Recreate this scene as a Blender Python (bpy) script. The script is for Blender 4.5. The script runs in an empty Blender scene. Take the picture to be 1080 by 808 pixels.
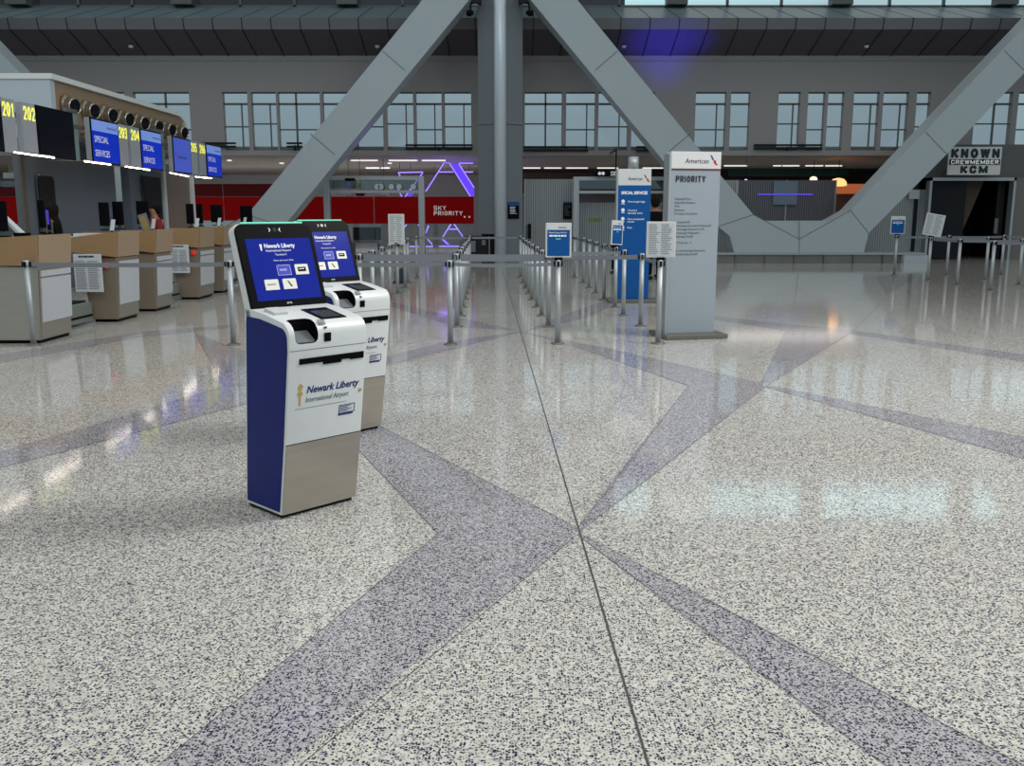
import bpy, bmesh, math, random
from mathutils import Vector, Matrix
random.seed(7)
PI = math.pi
# ------------------------------------------------------------------ camera
F, H, HY, CY = 980.0, 1.55, 224.6, 404.0
TH = math.atan((CY-HY)/F); cT, sT = math.cos(TH), math.sin(TH)
sc = bpy.context.scene
col = sc.collection
cam = bpy.data.cameras.new('camera'); cam.sensor_width = 36; cam.lens = 36*F/1080; cam.clip_end = 300
co = bpy.data.objects.new('camera', cam); col.objects.link(co)
co.location = (0, 0, H); co.rotation_euler = (PI/2-TH, 0, 0); sc.camera = co
def ray(x, y):
    a = (x-540)/F; b = -(y-CY)/F
    return Vector((a, cT+b*sT, -sT+b*cT))
def G(x, y, z=0.0):
    r = ray(x, y); k = (z-H)/r.z; return Vector((0, 0, H))+k*r
def P(x, y, Y):
    r = ray(x, y); return Vector((0, 0, H))+r*(Y/r.y)
def PX(x, y, X):
    r = ray(x, y); return Vector((0, 0, H))+r*(X/r.x)
# ------------------------------------------------------------------ world and light
sc.view_settings.view_transform = 'Standard'; sc.view_settings.look = 'None'
sc.view_settings.exposure = 0.0; sc.view_settings.gamma = 1.0; sc.view_settings.use_curve_mapping = False
w = bpy.data.worlds.new('world'); sc.world = w; w.use_nodes = True
nt = w.node_tree; nt.nodes.clear()
tc = nt.nodes.new('ShaderNodeTexCoord'); sx = nt.nodes.new('ShaderNodeSeparateXYZ'); rp = nt.nodes.new('ShaderNodeValToRGB')
bg = nt.nodes.new('ShaderNodeBackground'); ow = nt.nodes.new('ShaderNodeOutputWorld')
nt.links.new(tc.outputs['Generated'], sx.inputs[0]); nt.links.new(sx.outputs['Z'], rp.inputs[0])
nt.links.new(rp.outputs[0], bg.inputs[0]); nt.links.new(bg.outputs[0], ow.inputs[0])
el = rp.color_ramp.elements
el[0].position = 0.0; el[0].color = (.26, .36, .41, 1)
el[1].position = 1.0; el[1].color = (.80, .80, .76, 1)
for p, c in ((.10, (.30, .42, .47)), (.17, (.44, .64, .70)), (.26, (.50, .60, .63)), (.45, (.60, .63, .63))):
    e = rp.color_ramp.elements.new(p); e.color = (*c, 1)
bg.inputs[1].default_value = 0.88
# the sky beyond the far clerestory is brighter than the rest
r2 = nt.nodes.new('ShaderNodeValToRGB'); r2.color_ramp.elements[0].position = .195; r2.color_ramp.elements[0].color = (0, 0, 0, 1); r2.color_ramp.elements[1].position = .225; r2.color_ramp.elements[1].color = (1, 1, 1, 1)
for p_, v_ in ((.29, 1), (.33, 0)): e = r2.color_ramp.elements.new(p_); e.color = (v_, v_, v_, 1)
nt.links.new(sx.outputs['Z'], r2.inputs[0])
r3 = nt.nodes.new('ShaderNodeValToRGB'); r3.color_ramp.elements[0].position = .55; r3.color_ramp.elements[0].color = (0, 0, 0, 1); r3.color_ramp.elements[1].position = .8; r3.color_ramp.elements[1].color = (.28, .72, .80, 1)
nt.links.new(sx.outputs['Y'], r3.inputs[0])
mm = nt.nodes.new('ShaderNodeMixRGB'); mm.blend_type = 'MULTIPLY'; mm.inputs[0].default_value = 1; nt.links.new(r2.outputs[0], mm.inputs[1]); nt.links.new(r3.outputs[0], mm.inputs[2])
ad = nt.nodes.new('ShaderNodeMixRGB'); ad.blend_type = 'ADD'; ad.inputs[0].default_value = 1; nt.links.new(rp.outputs[0], ad.inputs[1]); nt.links.new(mm.outputs[0], ad.inputs[2]); nt.links.new(ad.outputs[0], bg.inputs[0])
def area(name, loc, size, power, color=(1, 1, 1), target=(0, 8, 0)):
    L = bpy.data.lights.new(name, 'AREA'); L.shape = 'RECTANGLE'; L.size = size[0]; L.size_y = size[1]; L.energy = power; L.color = color
    o = bpy.data.objects.new(name, L); col.objects.link(o); o.location = loc
    o.rotation_euler = (Vector(target)-Vector(loc)).to_track_quat('-Z', 'Y').to_euler(); return o
area('ceiling_light_bank', (8.5, 7.5, 9), (4.5, 4.5), 1000, (1, .98, .95), (-1, 5, 0))
area('ceiling_light_bank', (-2, 5, 13), (8, 6), 380, (1, .98, .95), (-1, 16, 0))

# ------------------------------------------------------------------ materials
MATS = {}
def mat(name, colr, rough=.5, metal=0, emit=None, es=1.0, spec=.5, noise=None, bump=0, scale=8, trans=0):
    if name in MATS: return MATS[name]
    m = bpy.data.materials.new(name); m.use_nodes = True; n = m.node_tree; b = n.nodes['Principled BSDF']
    b.inputs['Base Color'].default_value = (*colr, 1); b.inputs['Roughness'].default_value = rough; b.inputs['Metallic'].default_value = metal
    b.inputs['Specular IOR Level'].default_value = spec
    if trans: b.inputs['Transmission Weight'].default_value = trans
    if emit: b.inputs['Emission Color'].default_value = (*emit, 1); b.inputs['Emission Strength'].default_value = es
    if noise:
        t = n.nodes.new('ShaderNodeTexCoord'); nz = n.nodes.new('ShaderNodeTexNoise'); nz.inputs['Scale'].default_value = scale; nz.inputs['Detail'].default_value = 4
        mp = n.nodes.new('ShaderNodeMapping'); mp.inputs['Scale'].default_value = noise[1] if len(noise) > 1 else (1, 1, 1)
        mx = n.nodes.new('ShaderNodeMixRGB'); mx.inputs[1].default_value = (*[c*(1-noise[0]) for c in colr], 1); mx.inputs[2].default_value = (*[min(1, c*(1+noise[0])) for c in colr], 1)
        n.links.new(t.outputs['Object'], mp.inputs[0]); n.links.new(mp.outputs[0], nz.inputs['Vector']); n.links.new(nz.outputs['Fac'], mx.inputs[0]); n.links.new(mx.outputs[0], b.inputs['Base Color'])
    MATS[name] = m; return m
def srgb(r, g, b):
    f = lambda c: (c/255/12.92) if c/255 <= .04045 else ((c/255+.055)/1.055)**2.4
    return (f(r), f(g), f(b))
white = mat('white_plastic', srgb(222, 226, 226), .3)
cream = mat('bezel_white', srgb(205, 208, 206), .35)
navy = mat('navy_panel', srgb(4, 26, 108), .4, spec=.2)
black = mat('black_plastic', (.003, .003, .004), .35, spec=.06)
matte = mat('matte_black', (.01, .01, .011), .6, spec=.25)
steel = mat('brushed_steel', srgb(176, 170, 160), .36, .75, noise=(.12, (1, 1, 12)), scale=3)
satin = mat('satin_steel_tube', srgb(172, 178, 182), .48, .6)
dsteel = mat('dull_steel', srgb(120, 118, 112), .4, .6, noise=(.12, (1, 1, 6)), scale=2)
kerbm = mat('kerb_steel', srgb(130, 130, 124), .4, .6, noise=(.2,), scale=2)
cladd = mat('grey_cladding', srgb(170, 182, 188), .5, noise=(.03,), scale=1)
claddk = mat('column_cladding', srgb(112, 118, 124), .4, .1)
colmetal = mat('column_tube_metal', srgb(206, 218, 228), .3, .3)
belt = mat('grey_belt', srgb(116, 122, 130), .7)
wood = mat('pale_wood', srgb(150, 120, 84), .5, noise=(.1, (1, 1, 10)), scale=4)
wood_lit = mat('pale_wood_light', srgb(158, 136, 112), .5, noise=(.06, (1, 1, 10)), scale=4)  # paler copy of the wood, its lit tone on the hall-facing fronts
tan = mat('tan_panel', srgb(150, 128, 104), .55, noise=(.05,), scale=2)
greyp = mat('grey_panel', srgb(100, 108, 118), .5, noise=(.04,), scale=1)
soff = mat('dark_soffit', srgb(84, 80, 88), .5)
wallg = mat('grey_wall', srgb(152, 148, 148), .6)
fasc = mat('grey_fascia', srgb(108, 108, 112), .5)
ledge = mat('teal_grey_ledge', srgb(105, 128, 136), .35)
mull = mat('mullion_grey', srgb(92, 94, 94), .5)
red = mat('red_film', srgb(146, 4, 6), .6, spec=.1, emit=srgb(150, 4, 6), es=.10)
redd = mat('dark_red_film', srgb(96, 8, 12), .5, spec=.2)
paper = mat('paper', srgb(196, 202, 206), .6)
tot = mat('totem_grey', srgb(150, 160, 170), .4)
toth = mat('totem_header', srgb(212, 214, 214), .4)
blue = mat('airline_blue', srgb(0, 80, 150), .45, spec=.3)
txtk = mat('text_dark', srgb(30, 34, 44), .6)
txtn = mat('text_navy', srgb(24, 32, 110), .6)
txtw = mat('text_white', srgb(235, 238, 240), .5, emit=(1, 1, 1), es=.15)
txtg = mat('text_grey', srgb(105, 112, 120), .6)
gold = mat('gold_print', srgb(190, 160, 90), .5)
redp = mat('red_print', srgb(190, 20, 30), .5)
lampw = mat('lamp_white', (.8, .8, .8), emit=(1, .95, .86), es=.85)
lampw2 = mat('lamp_warm', (1, 1, 1), emit=(1, .86, .74), es=20)
green = mat('green_light', (.1, .4, .3), emit=(.16, .78, .50), es=.75)
neon = mat('violet_neon', (.3, .2, .8), emit=(.30, .18, 1), es=1.5)
neonw = mat('violet_panel', (.1, .06, .4), emit=(.12, .06, .9), es=.9)
yell = mat('yellow_lit', (.9, .9, .1), emit=(.86, .85, .10), es=.8)
skin = mat('skin', srgb(150, 100, 78), .55)
hairm = mat('dark_hair', (.010, .006, .004), .8, spec=.1)
cloth = mat('black_cloth', (.006, .006, .008), .9, spec=.08)
cloth2 = mat('red_cloth', srgb(120, 20, 24), .8)
carpet = mat('dark_interior', srgb(26, 26, 28), .7)

def glassmat(name, tint, refl=.12, rough=.03):
    m = bpy.data.materials.new(name); m.use_nodes = True; n = m.node_tree; n.nodes.clear()
    t = n.nodes.new('ShaderNodeBsdfTransparent'); t.inputs[0].default_value = (*tint, 1)
    g = n.nodes.new('ShaderNodeBsdfGlossy'); g.inputs['Roughness'].default_value = rough; g.inputs[0].default_value = (.8, .85, .9, 1)
    mx = n.nodes.new('ShaderNodeMixShader'); mx.inputs[0].default_value = refl; o = n.nodes.new('ShaderNodeOutputMaterial')
    n.links.new(t.outputs[0], mx.inputs[1]); n.links.new(g.outputs[0], mx.inputs[2]); n.links.new(mx.outputs[0], o.inputs[0]); return m
glass = glassmat('clear_glass', (.9, .93, .93), .06)
glassw = glassmat('window_glass', (.90, .89, .90), .04)
glassg = glassmat('greenish_glass', (.62, .74, .70), .15)
glassc = glassmat('clerestory_glass', (1, 1, 1), .02)

# corrugated translucent screen
def ribbed(name, c1, c2):
    m = mat(name, c1, .35); n = m.node_tree; b = n.nodes['Principled BSDF']
    t = n.nodes.new('ShaderNodeTexCoord'); wv = n.nodes.new('ShaderNodeTexWave'); wv.inputs['Scale'].default_value = 4.2; wv.inputs['Distortion'].default_value = .6
    wv.inputs['Detail'].default_value = 0
    mx = n.nodes.new('ShaderNodeMixRGB'); mx.inputs[1].default_value = (*c1, 1); mx.inputs[2].default_value = (*c2, 1)
    n.links.new(t.outputs['Object'], wv.inputs[0]); n.links.new(wv.outputs['Fac'], mx.inputs[0]); n.links.new(mx.outputs[0], b.inputs['Base Color']); return m
ribm = ribbed('ribbed_screen', srgb(120, 126, 130), srgb(176, 182, 184))
ribd = ribbed('ribbed_screen_dark', srgb(64, 64, 72), srgb(128, 126, 130))

# terrazzo
def terrazzo(name, base, chip, chip2, frac=.30):
    m = bpy.data.materials.new(name); m.use_nodes = True; n = m.node_tree; b = n.nodes['Principled BSDF']; L = n.links
    t = n.nodes.new('ShaderNodeTexCoord')
    def vor(scale, dist=True):
        v = n.nodes.new('ShaderNodeTexVoronoi'); v.inputs['Scale'].default_value = scale; L.new(t.outputs['Object'], v.inputs['Vector'])
        s = n.nodes.new('ShaderNodeSeparateColor'); L.new(v.outputs['Color'], s.inputs[0]); return v, s
    def thr(sock, lo, inv=False):
        r = n.nodes.new('ShaderNodeMath'); r.operation = 'LESS_THAN'; r.inputs[1].default_value = lo; L.new(sock, r.inputs[0]); return r
    def mul(a, c):
        r = n.nodes.new('ShaderNodeMath'); r.operation = 'MULTIPLY'; L.new(a.outputs[0], r.inputs[0]); L.new(c.outputs[0], r.inputs[1]); return r
    v1, s1 = vor(112); v2, s2 = vor(150); v3, s3 = vor(52)
    d1 = mul(thr(s1.outputs[0], frac), thr(v1.outputs['Distance'], .50))
    d2 = mul(thr(s2.outputs[1], frac*.9), thr(v2.outputs['Distance'], .55))
    def mix(fac, a, c):
        x = n.nodes.new('ShaderNodeMixRGB'); L.new(fac, x.inputs[0])
        if hasattr(a, 'default_value') or hasattr(a, 'is_output'): L.new(a, x.inputs[1])
        else: x.inputs[1].default_value = (*a, 1)
        x.inputs[2].default_value = (*c, 1); return x
    lt = [min(1, c*1.32) for c in base]
    m0 = mix(s3.outputs[2], base, lt)
    m1 = mix(d2.outputs[0], m0.outputs[0], chip2); m2 = mix(d1.outputs[0], m1.outputs[0], chip)
    L.new(m2.outputs[0], b.inputs['Base Color']); b.inputs['Roughness'].default_value = .075; b.inputs['Specular IOR Level'].default_value = .5
    return m
terr = terrazzo('terrazzo_cream', srgb(194, 192, 184), srgb(50, 52, 76), srgb(118, 120, 134), .40)
terrp = terrazzo('terrazzo_lilac', srgb(170, 168, 171), srgb(48, 46, 70), srgb(112, 109, 122), .45)
seam = mat('floor_joint', srgb(70, 68, 72), .5)

# ------------------------------------------------------------------ mesh helpers
class MB:
    def __init__(s): s.bm = bmesh.new(); s.mi = 0
    def _new(s, verts, faces):
        vs = [s.bm.verts.new(v) for v in verts]
        for f in faces:
            try: fc = s.bm.faces.new([vs[i] for i in f]); fc.material_index = s.mi
            except ValueError: pass
        return s
    def box(s, c, d, rz=0, M=None):
        x, y, z = d[0]/2, d[1]/2, d[2]/2
        R = Matrix.Rotation(rz, 3, 'Z')
        v = [Vector((a*x, b*y, e*z)) for a in (-1, 1) for b in (-1, 1) for e in (-1, 1)]
        v = [(M @ q if M else R @ q+Vector(c)) for q in v]
        return s._new(v, [(0, 1, 3, 2), (4, 6, 7, 5), (0, 4, 5, 1), (2, 3, 7, 6), (0, 2, 6, 4), (1, 5, 7, 3)])
    def b2(s, a, b):
        return s.box([(a[i]+b[i])/2 for i in range(3)], [abs(b[i]-a[i]) for i in range(3)])
    def prism(s, pts, off):
        n = len(pts); off = Vector(off); p = [Vector(q) for q in pts]
        vs = p+[q+off for q in p]
        return s._new(vs, [tuple(range(n)), tuple(range(2*n-1, n-1, -1))]+[(i, i+n, (i+1) % n+n, (i+1) % n) for i in range(n)])
    def poly(s, pts): return s._new([Vector(p) for p in pts], [tuple(range(len(pts)))])
    def tube(s, pts, r, seg=12):
        pts = [Vector(p) for p in pts]; rr = r if isinstance(r, (list, tuple)) else [r]*len(pts); rings = []
        for i, p in enumerate(pts):
            d = (pts[min(i+1, len(pts)-1)]-pts[max(i-1, 0)]).normalized()
            a = d.orthogonal().normalized() if not rings else (pa-d*pa.dot(d)).normalized()
            pa = a; b = d.cross(a)
            rings.append([s.bm.verts.new(p+rr[i]*(math.cos(2*PI*k/seg)*a+math.sin(2*PI*k/seg)*b)) for k in range(seg)])
        for A, B in zip(rings, rings[1:]):
            for k in range(seg):
                f = s.bm.faces.new((A[k], A[(k+1) % seg], B[(k+1) % seg], B[k])); f.material_index = s.mi; f.smooth = True
        for R in (rings[0], rings[-1]):
            f = s.bm.faces.new(R); f.material_index = s.mi
        return s
    def lathe(s, prof, c=(0, 0, 0), seg=24, M=None):
        rings = []
        for r, z in prof:
            ring = []
            for k in range(seg):
                q = Vector((r*math.cos(2*PI*k/seg), r*math.sin(2*PI*k/seg), z))
                q = M @ q if M else q+Vector(c)
                ring.append(s.bm.verts.new(q))
            rings.append(ring)
        for A, B in zip(rings, rings[1:]):
            for k in range(seg):
                f = s.bm.faces.new((A[k], A[(k+1) % seg], B[(k+1) % seg], B[k])); f.material_index = s.mi; f.smooth = True
        for R in (rings[0], rings[-1]):
            try: f = s.bm.faces.new(R); f.material_index = s.mi
            except ValueError: pass
        return s
    def build(s, name, m, parent=None, bevel=0, seg=2):
        bmesh.ops.recalc_face_normals(s.bm, faces=s.bm.faces)
        if bevel:
            ed = [e for e in s.bm.edges if len(e.link_faces) == 2 and e.calc_face_angle(0) > .5]
            bmesh.ops.bevel(s.bm, geom=ed, offset=bevel, segments=seg, profile=.6, affect='EDGES')
        me = bpy.data.meshes.new(name); s.bm.to_mesh(me); s.bm.free()
        for q in (m if isinstance(m, (list, tuple)) else [m]): me.materials.append(q)
        o = bpy.data.objects.new(name, me); col.objects.link(o); o.parent = parent; return o
def tag(o, label=None, cat=None, group=None, kind=None):
    if label: o['label'] = label
    if cat: o['category'] = cat
    if group: o['group'] = group
    if kind: o['kind'] = kind
    return o
def thing(name, label, cat, loc=(0, 0, 0), rz=0, group=None):
    o = bpy.data.objects.new(name, None); col.objects.link(o); o.location = loc; o.rotation_euler = (0, 0, rz); o.empty_display_size = .1
    return tag(o, label, cat, group)
def struct(o): o['kind'] = 'structure'; return o
def kids(o): return [c for c in bpy.data.objects if c.parent == o]
def copy_tree(o, parent=None):
    c = o.copy(); col.objects.link(c); c.parent = parent
    for ch in kids(o): copy_tree(ch, c)
    return c
def text(name, s, m, parent, org, right, up, size, width=None, align='LEFT', shear=0, bold=0, depth=.001):
    """lettering on a plane: org is the baseline start, right/up span the plane"""
    cu = bpy.data.curves.new(name, 'FONT'); cu.body = s; cu.size = size; cu.shear = shear; cu.offset = bold; cu.align_x = align; cu.extrude = depth/2; cu.resolution_u = 2
    tmp = bpy.data.objects.new(name, cu); me = bpy.data.meshes.new_from_object(tmp); bpy.data.objects.remove(tmp); bpy.data.curves.remove(cu)
    if width:
        xs = [v.co.x for v in me.vertices]; k = width/max(1e-6, max(xs)-min(xs))
        for v in me.vertices: v.co.x *= k
    R = Vector(right).normalized(); U = Vector(up).normalized(); N = R.cross(U)
    me.transform(Matrix.Translation(Vector(org)) @ Matrix((R, U, N)).transposed().to_4x4())
    me.materials.clear(); me.materials.append(m)
    o = bpy.data.objects.new(name, me); col.objects.link(o); o.parent = parent; return o
GLY = {'K': [[(0, 0), (0, 1)], [(1, 1), (.08, .42)], [(.3, .58), (1, 0)]], 'N': [[(0, 0), (0, 1), (1, 0), (1, 1)]], 'O': 'o', 'W': [[(0, 1), (.22, 0), (.5, .95), (.78, 0), (1, 1)]],
       'C': [[(1, .78), (.8, 1), (.2, 1), (0, .8), (0, .2), (.2, 0), (.8, 0), (1, .22)]], 'M': [[(0, 0), (0, 1), (.5, .1), (1, 1), (1, 0)]], 'R': [[(0, 0), (0, 1), (.75, 1), (1, .86), (1, .62), (.75, .48), (0, .48)], [(.5, .48), (1, 0)]],
       'E': [[(1, 1), (0, 1), (0, 0), (1, 0)], [(0, .52), (.85, .52)]], 'B': [[(0, 0), (0, 1), (.75, 1), (.95, .86), (.95, .66), (.72, .53), (0, .53)], [(.72, .53), (1, .38), (1, .14), (.75, 0), (0, 0)]], 'P': [[(0, 0), (0, 1), (.75, 1), (1, .86), (1, .60), (.75, .45), (0, .45)]],
       'I': [[(.5, 0), (.5, 1)]], 'T': [[(0, 1), (1, 1)], [(.5, 1), (.5, 0)]], 'Y': [[(0, 1), (.5, .45), (1, 1)], [(.5, .45), (.5, 0)]], 'S': [[(1, .85), (.85, 1), (.15, 1), (0, .85), (0, .62), (.15, .5), (.85, .5), (1, .38), (1, .15), (.85, 0), (.15, 0), (0, .15)]],
       '0': 'o', '1': [[(.15, .78), (.55, 1), (.55, 0)]], '2': [[(0, .75), (.2, 1), (.8, 1), (1, .8), (1, .6), (0, 0), (1, 0)]], '3': [[(0, .85), (.25, 1), (.8, 1), (1, .82), (1, .66), (.75, .53), (.35, .53)], [(.75, .53), (1, .38), (1, .18), (.8, 0), (.2, 0), (0, .15)]],
       '4': [[(.8, 0), (.8, 1), (0, .3), (1, .3)]], '5': [[(.95, 1), (.1, 1), (.05, .56), (.75, .6), (1, .42), (1, .18), (.78, 0), (.2, 0), (0, .14)]], '6': [[(.9, .95), (.3, .9), (0, .5), (0, .18), (.2, 0), (.8, 0), (1, .18), (1, .4), (.8, .56), (.2, .56), (0, .4)]]}
def block(name, s, m, parent, org, right, up, width, height, thick, depth=.003):
    """heavy block capitals drawn as flat strokes with mitred ends"""
    R = Vector(right).normalized(); U = Vector(up).normalized(); N = R.cross(U); b = MB(); n = 0
    cell = [(.35 if ch == 'I' else 1.28 if ch in 'WM' else 1) for ch in s]; gap = .30; tot_ = sum(cell)+gap*(len(s)-1); k = width/tot_; x = 0; h2 = thick/2
    for ch, cw_ in zip(s, cell):
        g = GLY[ch]; w_ = cw_*k
        if g == 'o': g = [[(.5+.5*math.cos(t*PI/8)*(1 if 1 else 0), .5+.5*math.sin(t*PI/8)) for t in range(17)]]
        for line in g:
            pts = [(x+h2+max(0, w_-thick)*p[0] if ch != 'I' else x+w_/2, h2+(height-thick)*p[1]) for p in line]
            for (x0, y0), (x1, y1) in zip(pts, pts[1:]):
                dx, dy = x1-x0, y1-y0; L = math.hypot(dx, dy) or 1; dx /= L; dy /= L; e = h2*.75
                q = [(x0-dx*e-dy*h2, y0-dy*e+dx*h2), (x0-dx*e+dy*h2, y0-dy*e-dx*h2), (x1+dx*e+dy*h2, y1+dy*e-dx*h2), (x1+dx*e-dy*h2, y1+dy*e+dx*h2)]
                n += 1; off = N*(depth+.00005*(n % 5))
                b.prism([Vector(org)+R*a+U*c for a, c in q], off)
        x += w_+gap*k
    return b.build(name, m, parent)
def lines(name, m, parent, org, right, up, w, h, n, thick=.35, jag=.4, seed=1, cols=1):
    """rows of small print too fine to read, as thin printed strokes"""
    rd = random.Random(seed); R = Vector(right).normalized(); U = Vector(up).normalized(); N = R.cross(U); b = MB()
    cw = w/cols
    for c in range(cols):
        for i in range(n):
            y = h-(i+.5)*h/n; x = c*cw; end = c*cw+cw*(.92-jag*rd.random())
            while x < end:
                l = min(cw*(.08+.16*rd.random()), end-x)
                o = Vector(org)+R*x+U*y
                b.prism([o, o+R*l, o+R*l+U*(h/n*thick), o+U*(h/n*thick)], N*.0012); x += l+cw*.03
    return b.build(name, m, parent)
def wing_logo(parent, org, right, up, s):
    R = Vector(right).normalized(); U = Vector(up).normalized(); N = R.cross(U); q = lambda x, y: Vector(org)+R*x*s+U*y*s
    MB().prism([q(0, 1), q(.16, .96), q(.42, .52), q(.26, .50)], N*.0015).build('tail_logo_blade', txtn, parent)
    MB().prism([q(.40, .50), q(.62, .44), q(.72, .10), q(1.0, 0), q(.62, 0), q(.42, .2)], N*.0015).build('tail_logo_blade', redp, parent)

# ------------------------------------------------------------------ floor
f = MB(); z = 0
f._new([(-40, -12, 0), (40, -12, 0), (40, 60, 0), (-40, 60, 0)], [(0, 1, 2, 3)])
f.mi = 1
bands = [
 [(609, 557), (413, 455), (330, 414), (330, 424), (462, 563), (166, 808), (-60, 996), (90, 996), (300, 808), (606, 567)],
 [(-200, 540), (-100, 519), (0, 494), (255, 428), (407, 386), (549, 350.5), (549, 349.5), (468, 361), (407, 376), (236, 407), (131, 439), (0, 477), (-200, 517)],
 [(236, 408), (206, 352), (246, 366), (330, 395), (330, 405)],
 [(-60, 384), (0, 383), (148, 356), (250, 345), (250, 342), (148, 350), (0, 374), (-60, 376)],
 [(549, 350), (640, 367), (803, 404), (806, 409), (692, 499), (613, 560), (609, 556), (651, 499), (726, 407), (606, 366)],
 [(803, 404), (829, 349), (752, 337), (752, 333), (829, 342), (897, 348), (1080, 374), (1700, 452), (1700, 466), (1080, 382), (897, 352), (812, 404)],
 [(806, 408), (813, 407), (1080, 461), (1900, 627), (1900, 711), (1080, 484)],
 [(614, 564), (720, 618), (1080, 808), (1300, 924), (1090, 924), (933, 808), (720, 650), (611, 566)],
 [(923, 291), (972, 287), (935, 311)],
 [(549, 349), (470, 332), (405, 316), (405, 321), (480, 345)],
 [(549, 351), (600, 330), (655, 312), (655, 318), (620, 335)],
]
for b in bands: f.poly([G(x, y)+Vector((0, 0, .0012)) for x, y in b])
f.mi = 2
def seamline(a, b, wd=.006):
    p, q = G(*a), G(*b); d = (q-p).normalized(); n = Vector((-d.y, d.x, 0))*wd/2; u = Vector((0, 0, .002))
    f.poly([p-n+u, q-n+u, q+n+u, p+n+u])
seamline((527.6, 277), (720, 930), .008)
for a, b in [((609, 557), (330, 414)), ((462, 563), (330, 424)), ((462, 563), (-60, 996)), ((606, 567), (90, 996)), ((611, 556), (726, 407)), ((613, 560), (806, 409)), ((726, 407), (606, 366)),
             ((803, 404), (549, 350)), ((806, 409), (897, 351)), ((897, 351), (964, 289)), ((803, 404), (829, 349)), ((813, 407), (1900, 627)), ((806, 408), (1900, 711)), ((614, 564), (1300, 924)), ((611, 566), (1090, 924)),
             ((549, 350), (0, 494)), ((236, 408), (206, 352)), ((206, 352), (174, 333)), ((0, 477), (236, 407))]:
    seamline(a, b, .003)
f = f.build('floor', [terr, terrp, seam]); struct(f)

# ------------------------------------------------------------------ back of the hall: walls, soffit, windows and mirrored windows
YW = 33.0
def zat(y, Y=YW): return P(540, y, Y).z
def xat(x, Y=YW, y=200): return P(x, y, Y).x
XL, XR = -34, 34
ztop, zw1, zw0 = zat(64), zat(97), zat(158.5)
# wall with openings; its windows stand in for reflections in a glass wall
reflected_wins = [(118, 133), (142, 201), (236, 262), (266, 292), (294, 338), (341, 404), (408, 436), (439, 466), (469, 497), (553.5, 592.5), (597, 627.5), (631, 662), (666, 690),
        (733, 765), (770, 790), (820, 843), (851, 869), (872, 889), (899, 926), (930, 957), (965, 980), (1027, 1066), (1072, 1120), (-60, -10), (50, 84)]
reflected_wins = sorted(reflected_wins)
b = MB(); xs = [XL]
prev = XL
yt = .25
for a, c in reflected_wins:
    xa, xc = xat(a, y=130), xat(c, y=130)
    b.b2((prev, YW, zw0), (xa, YW+yt, zw1)); prev = xc
b.b2((prev, YW, zw0), (XR, YW+yt, zw1))
b.b2((XL, YW, zw1), (XR, YW+yt, ztop)); b.b2((XL, YW, zat(164)), (XR, YW+yt, zw0))
b.b2((XL, YW, ztop-.01), (XR, YW+yt, ztop+.35)); struct(b.build('wall_back', wallg))
for i, (a, c) in enumerate(reflected_wins):
    xa, xc = xat(a, y=130), xat(c, y=130)
    r = thing('window_%d' % (i+1), None, None, ((xa+xc)/2, YW+.12, zw0)); r['kind'] = 'structure'  # built as a window in place of a reflected one
    W = xc-xa; Hh = zw1-zw0; m = MB()
    m.box((0, 0, Hh*.80), (W, .06, .07)); m.box((0, 0, .02), (W, .1, .04)); m.box((0, 0, Hh-.02), (W, .1, .04))
    m.box((0, 0, Hh*(.36+.05*(i % 3))), (W, .05, .045))
    if W > 1.2: m.box((W*(.06 if i % 2 else -.08), 0, Hh/2), (.06, .06, Hh))
    elif W > .7: m.box((W*.22, 0, Hh*.4), (.04, .06, Hh*.8))
    m.build('window_frame', mull, r)
    MB().box((0, .02, Hh/2), (W, .012, Hh)).build('pane', glassc if a > 1070 else glassw, r)
# soffit
zs0, zs1 = zat(62), P(540, 31, 31.4).z
YF = 31.4
b = MB(); b.prism([(XL, YW+.3, zs0), (XL, YF, zs1), (XL, YF, zs1+.05), (XL, YW+.3, zs0+.25)], (XR-XL, 0, 0))
sof = struct(b.build('trim_1', soff)); 
b = MB(); step = P(31, 30, YF).x-P(0, 30, YF).x
n0 = -26
for i in range(n0, 60):
    x = P(10+30.7*i, 30, YF).x
    if XL < x < XR: b.prism([(x-.014, YF-.004, zs1-.004), (x+.014, YF-.004, zs1-.004), (x+.014, YW+.25, zs0-.012), (x-.014, YW+.25, zs0-.012)], (0, 0, -.004))
s2 = b.build('panel_joint', matte, sof)
zf1 = P(540, 19, YF-.1).z
b = MB(); b.prism([(XL, YF-.02, zs1), (XL, YF-.12, zf1), (XL, YF+.2, zf1), (XL, YF+.2, zs1)], (XR-XL, 0, 0)); fa = struct(b.build('trim_2', fasc))
b = MB()
for i in range(n0, 60):
    x = P(10+30.7*i, 25, YF).x
    if XL < x < XR: b.prism([(x-.012, YF-.03, zs1), (x+.012, YF-.03, zs1), (x+.012, YF-.13, zf1), (x-.012, YF-.13, zf1)], (0, -.004, 0))
b.build('panel_joint', matte, fa)
b = MB(); Yl = 34.6; zl = P(540, 7.5, Yl).z
b.prism([(XL, YF-.12, zf1), (XL, Yl, zl), (XL, Yl, zl-.1), (XL, YF, zf1-.1)], (XR-XL, 0, 0)); le = struct(b.build('trim_3', ledge))
b = MB()
for i in range(n0, 60):
    x = P(10+30.7*i, 25, YF).x
    if XL < x < XR: b.prism([(x-.012, YF-.12, zf1+.004), (x+.012, YF-.12, zf1+.004), (x+.012, Yl, zl+.004), (x-.012, Yl, zl+.004)], (0, 0, .003))
b.build('panel_joint', matte, le)
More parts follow.
